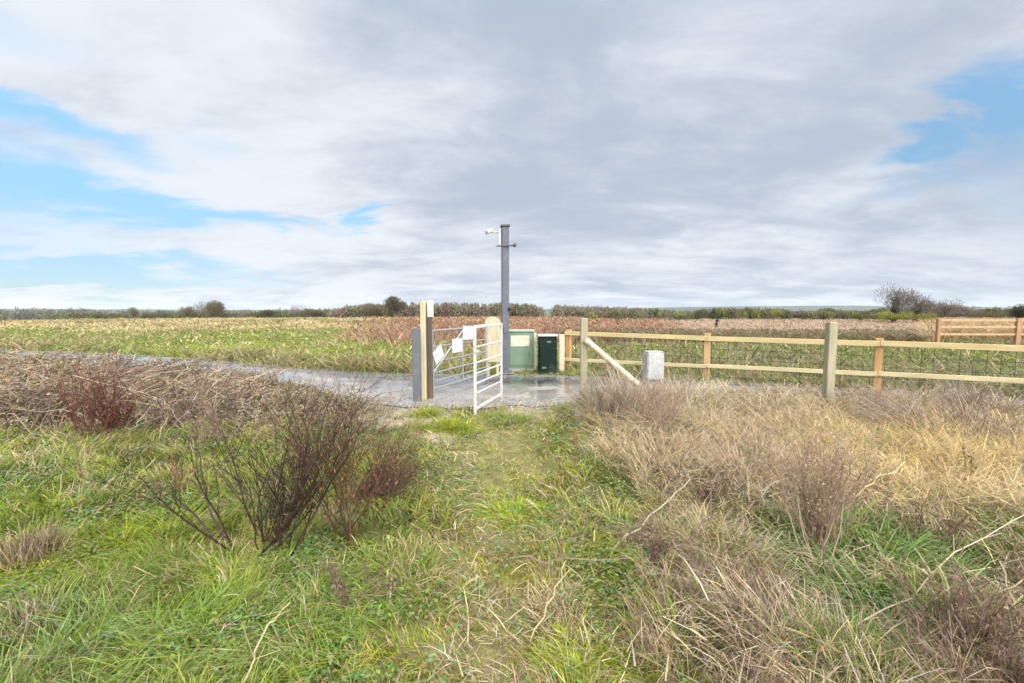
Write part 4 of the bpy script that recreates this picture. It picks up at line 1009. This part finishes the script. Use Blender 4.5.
def hills():
    S = Soup(); xs = np.linspace(-4200, 6000, 400); D = [2600, 2900, 3300, 3800]; hs = [0, .6, .95, .7]
    V = []; 
    prof = lambda p: np.interp(p, [-400, 0, 300, 600, 680, 760, 850, 900, 1100, 1500], [307, 308.5, 310, 308.5, 307, 305.8, 305.2, 306, 307, 306])
    rows = []
    for Dk, hk in zip(D, hs):
        X = xs*(Dk/3300); p = CX+F*X/Dk
        zt = H+(HOR-(prof(p)))*Dk/F
        lo = -7.9
        Z = lo-1+(zt-lo)*hk + (fbm(X*.004, X*0+Dk, 141)-.5)*6*hk
        rows.append(np.stack([X, np.full_like(X, Dk), Z], 1))
    V = np.concatenate(rows); n = len(xs); f = []
    i, j = np.meshgrid(np.arange(3), np.arange(n-1), indexing='ij')
    f4 = np.stack([i*n+j, i*n+j+1, (i+1)*n+j+1, (i+1)*n+j], -1).reshape(-1, 4)
    nz = fbm(V[:, 0]*.01, V[:, 1]*.02, 151)[:, None]
    C = A([.03, .045, .04])*(1-nz)+A([.07, .085, .055])*nz
    S.add(V, C, None, f4); tag(S.build('hills', M_SOIL, smooth=True), kind='structure')
hills()

# ------------------------------------------------------------------ haze
HAZE = 7e-5
if HAZE:
    S = Soup(); box(S, (500, 1500, 40), (12000, 6500, 104), (1, 1, 1)); 
    m = bpy.data.materials.new('haze_air'); m.use_nodes = True; nt = m.node_tree; nt.nodes.clear()
    o = N(nt, 'ShaderNodeOutputMaterial'); v = N(nt, 'ShaderNodeVolumePrincipled'); v.inputs['Density'].default_value = HAZE; v.inputs['Color'].default_value = (.82, .9, 1, 1)
    nt.links.new(v.outputs[0], o.inputs['Volume']); tag(S.build('haze', m), kind='stuff')

# ------------------------------------------------------------------ light and sky
SUN_EL, SUN_AZ = R(33), math.atan2(.62, -.78)      # azimuth measured from +Y towards +X: behind, to the right
sd = Vector((math.sin(SUN_AZ)*math.cos(SUN_EL), math.cos(SUN_AZ)*math.cos(SUN_EL), math.sin(SUN_EL)))
L_ = bpy.data.lights.new('sun', 'SUN'); L_.energy = 1.5; L_.angle = R(10); L_.color = (1, .94, .84)
so = bpy.data.objects.new('sun', L_); COL.objects.link(so); so.rotation_euler = (-sd).to_track_quat('-Z', 'Y').to_euler(); so.location = (5, -5, 12)

W = bpy.data.worlds.new('World'); scn.world = W; W.use_nodes = True; nt = W.node_tree; nt.nodes.clear(); L = nt.links.new
out = N(nt, 'ShaderNodeOutputWorld'); bg = N(nt, 'ShaderNodeBackground'); bg.inputs['Strength'].default_value = .1; L(bg.outputs[0], out.inputs['Surface'])
sky = N(nt, 'ShaderNodeTexSky'); sky.sky_type = 'NISHITA'; sky.sun_disc = False; sky.sun_elevation = SUN_EL; sky.sun_rotation = SUN_AZ; sky.air_density = 1.0; sky.dust_density = .6; sky.ozone_density = 1.5
tc = N(nt, 'ShaderNodeTexCoord')
def Mt(op, a, b=None, c=None, clamp=False):
    n = N(nt, 'ShaderNodeMath', operation=op); n.use_clamp = clamp
    for i, v in enumerate((a, b, c)):
        if v is None: continue
        if hasattr(v, 'is_linked') or isinstance(v, bpy.types.NodeSocket): L(v, n.inputs[i])
        else: n.inputs[i].default_value = v
    return n.outputs[0]
def rng_(v, a, b, c=0., d=1., smooth=True):
    n = N(nt, 'ShaderNodeMapRange'); n.interpolation_type = 'SMOOTHSTEP' if smooth else 'LINEAR'
    L(v, n.inputs['Value']); n.inputs['From Min'].default_value = a; n.inputs['From Max'].default_value = b; n.inputs['To Min'].default_value = c; n.inputs['To Max'].default_value = d
    return n.outputs[0]
sep = N(nt, 'ShaderNodeSeparateXYZ'); L(tc.outputs['Generated'], sep.inputs[0])
zc = Mt('MAXIMUM', sep.outputs[2], 0.0); den = Mt('ADD', zc, .17)
cu = N(nt, 'ShaderNodeCombineXYZ'); L(Mt('DIVIDE', sep.outputs[0], den), cu.inputs[0]); L(Mt('DIVIDE', sep.outputs[1], den), cu.inputs[1])
def noise(vec, scale, det=6, rough=.55, off=(0, 0, 0), sc=(1, 1, 1), dist=0.):
    mp = N(nt, 'ShaderNodeMapping'); mp.inputs['Location'].default_value = off; mp.inputs['Scale'].default_value = sc; L(vec, mp.inputs['Vector'])
    n = N(nt, 'ShaderNodeTexNoise'); n.inputs['Scale'].default_value = scale; n.inputs['Detail'].default_value = det; n.inputs['Roughness'].default_value = rough; n.inputs['Distortion'].default_value = dist
    L(mp.outputs[0], n.inputs['Vector']); return n.outputs['Fac']
nA = noise(cu.outputs[0], .75, 8, .55, (3.1, 1.7, 0), (1.1, 1.3, 1), .5)
nB = noise(cu.outputs[0], 1.9, 8, .6, (7.3, 2.2, 0), (.8, 1.2, 1), .4)
nC = noise(tc.outputs['Generated'], 3.0, 5, .5, (1, 4, 2), (1, 1, 2.2))
# gaps of clear sky, each a soft oval round a direction of the sky
def gap(px, py, ax, ay, amp):
    d = atd(px, py, 1.0)-Vector((0, 0, H)); az = math.atan2(d.x, d.y); el = math.atan2(d.z, math.hypot(d.x, d.y))
    return az, el, ax, ay, amp
AZ = Mt('ARCTAN2', sep.outputs[0], sep.outputs[1]); EL = Mt('ARCSINE', sep.outputs[2])
AZn = Mt('ADD', AZ, Mt('MULTIPLY', Mt('SUBTRACT', nB, .5), .5)); nD = noise(cu.outputs[0], 5.5, 8, .65, (1.3, 9.2, 0), (.7, 1.2, 1), .6); ELn = Mt('ADD', EL, Mt('ADD', Mt('MULTIPLY', Mt('SUBTRACT', nA, .5), .25), Mt('MULTIPLY', Mt('SUBTRACT', nD, .5), .06)))
tot = None
for (px, py, ax, ay, amp) in [(990, 105, .08, .085, 1.15), (170, 212, .20, .040, 1.0), (20, 118, .16, .028, .75), (372, 213, .06, .024, .8), (40, 272, .36, .035, 1.0), (880, 190, .12, .02, .35), (215, 130, .10, .03, .35), (20, 20, .15, .05, .35), (300, 222, .1, .02, .3), (-250, 150, .3, .1, .8), (1500, 150, .3, .1, .8)]:
    az, el, ax, ay, amp = gap(px, py, ax, ay, amp)
    u = Mt('DIVIDE', Mt('SUBTRACT', AZn, az), ax); v = Mt('DIVIDE', Mt('SUBTRACT', ELn, el), ay)
    g = Mt('MULTIPLY', Mt('EXPONENT', Mt('MULTIPLY', Mt('ADD', Mt('MULTIPLY', u, u), Mt('MULTIPLY', v, v)), -1.0)), amp)
    tot = g if tot is None else Mt('ADD', tot, g)
gapf = rng_(Mt('ADD', tot, Mt('MULTIPLY', Mt('SUBTRACT', nB, .5), .6)), .14, .95, 0, .95)
# cloud brightness: bright billows to the left and low down, flat lavender grey overhead
leftw = rng_(AZ, .1, -.75)
lowband = Mt('MULTIPLY', rng_(EL, .34, .10), rng_(EL, 0, .05))
bri = Mt('ADD', Mt('MULTIPLY', leftw, .13), Mt('MULTIPLY', lowband, .06))
bb = rng_(Mt('ADD', Mt('ADD', Mt('ADD', Mt('MULTIPLY', nA, .45), Mt('MULTIPLY', nB, .42)), Mt('MULTIPLY', nD, .13)), bri), .43, .70)
cm = N(nt, 'ShaderNodeMix', data_type='RGBA'); L(bb, cm.inputs['Factor']); cm.inputs['A'].default_value = (.49, .56, .68, 1); cm.inputs['B'].default_value = (.84, .89, .95, 1)
# clouds overhead and round the hidden sun, out of view, brightened to light ground
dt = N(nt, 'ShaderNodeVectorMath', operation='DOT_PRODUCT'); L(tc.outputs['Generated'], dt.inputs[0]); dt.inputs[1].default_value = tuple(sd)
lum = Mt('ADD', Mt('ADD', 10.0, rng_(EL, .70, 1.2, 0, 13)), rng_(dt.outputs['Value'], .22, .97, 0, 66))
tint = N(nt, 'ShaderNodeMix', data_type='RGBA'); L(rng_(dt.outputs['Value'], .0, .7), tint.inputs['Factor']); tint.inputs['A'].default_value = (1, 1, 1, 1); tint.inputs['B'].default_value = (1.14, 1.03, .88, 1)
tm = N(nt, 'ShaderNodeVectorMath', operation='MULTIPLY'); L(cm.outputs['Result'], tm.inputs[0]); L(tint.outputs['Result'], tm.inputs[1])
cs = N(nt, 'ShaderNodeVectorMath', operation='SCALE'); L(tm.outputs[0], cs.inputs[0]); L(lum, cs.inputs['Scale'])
bl = N(nt, 'ShaderNodeVectorMath', operation='MULTIPLY'); L(sky.outputs[0], bl.inputs[0]); skm = N(nt, 'ShaderNodeCombineXYZ'); sk_ = rng_(EL, .03, .42, .95, 2.35); L(Mt('MULTIPLY', sk_, .72), skm.inputs[0]); L(Mt('MULTIPLY', sk_, .93), skm.inputs[1]); L(Mt('MULTIPLY', sk_, rng_(EL, .03, .3, 1.25, .95)), skm.inputs[2]); L(skm.outputs[0], bl.inputs[1])
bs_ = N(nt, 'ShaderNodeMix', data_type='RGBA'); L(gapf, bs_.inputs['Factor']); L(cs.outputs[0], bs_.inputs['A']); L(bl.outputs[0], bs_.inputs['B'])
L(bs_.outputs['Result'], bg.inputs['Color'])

scn.view_settings.view_transform = 'Standard'; scn.view_settings.look = 'None'; scn.view_settings.gamma = 1; scn.view_settings.exposure = 0
scn.render.engine = 'CYCLES'
scn.cycles.max_bounces = 6; scn.cycles.diffuse_bounces = 2; scn.cycles.volume_bounces = 1; scn.cycles.transmission_bounces = 3
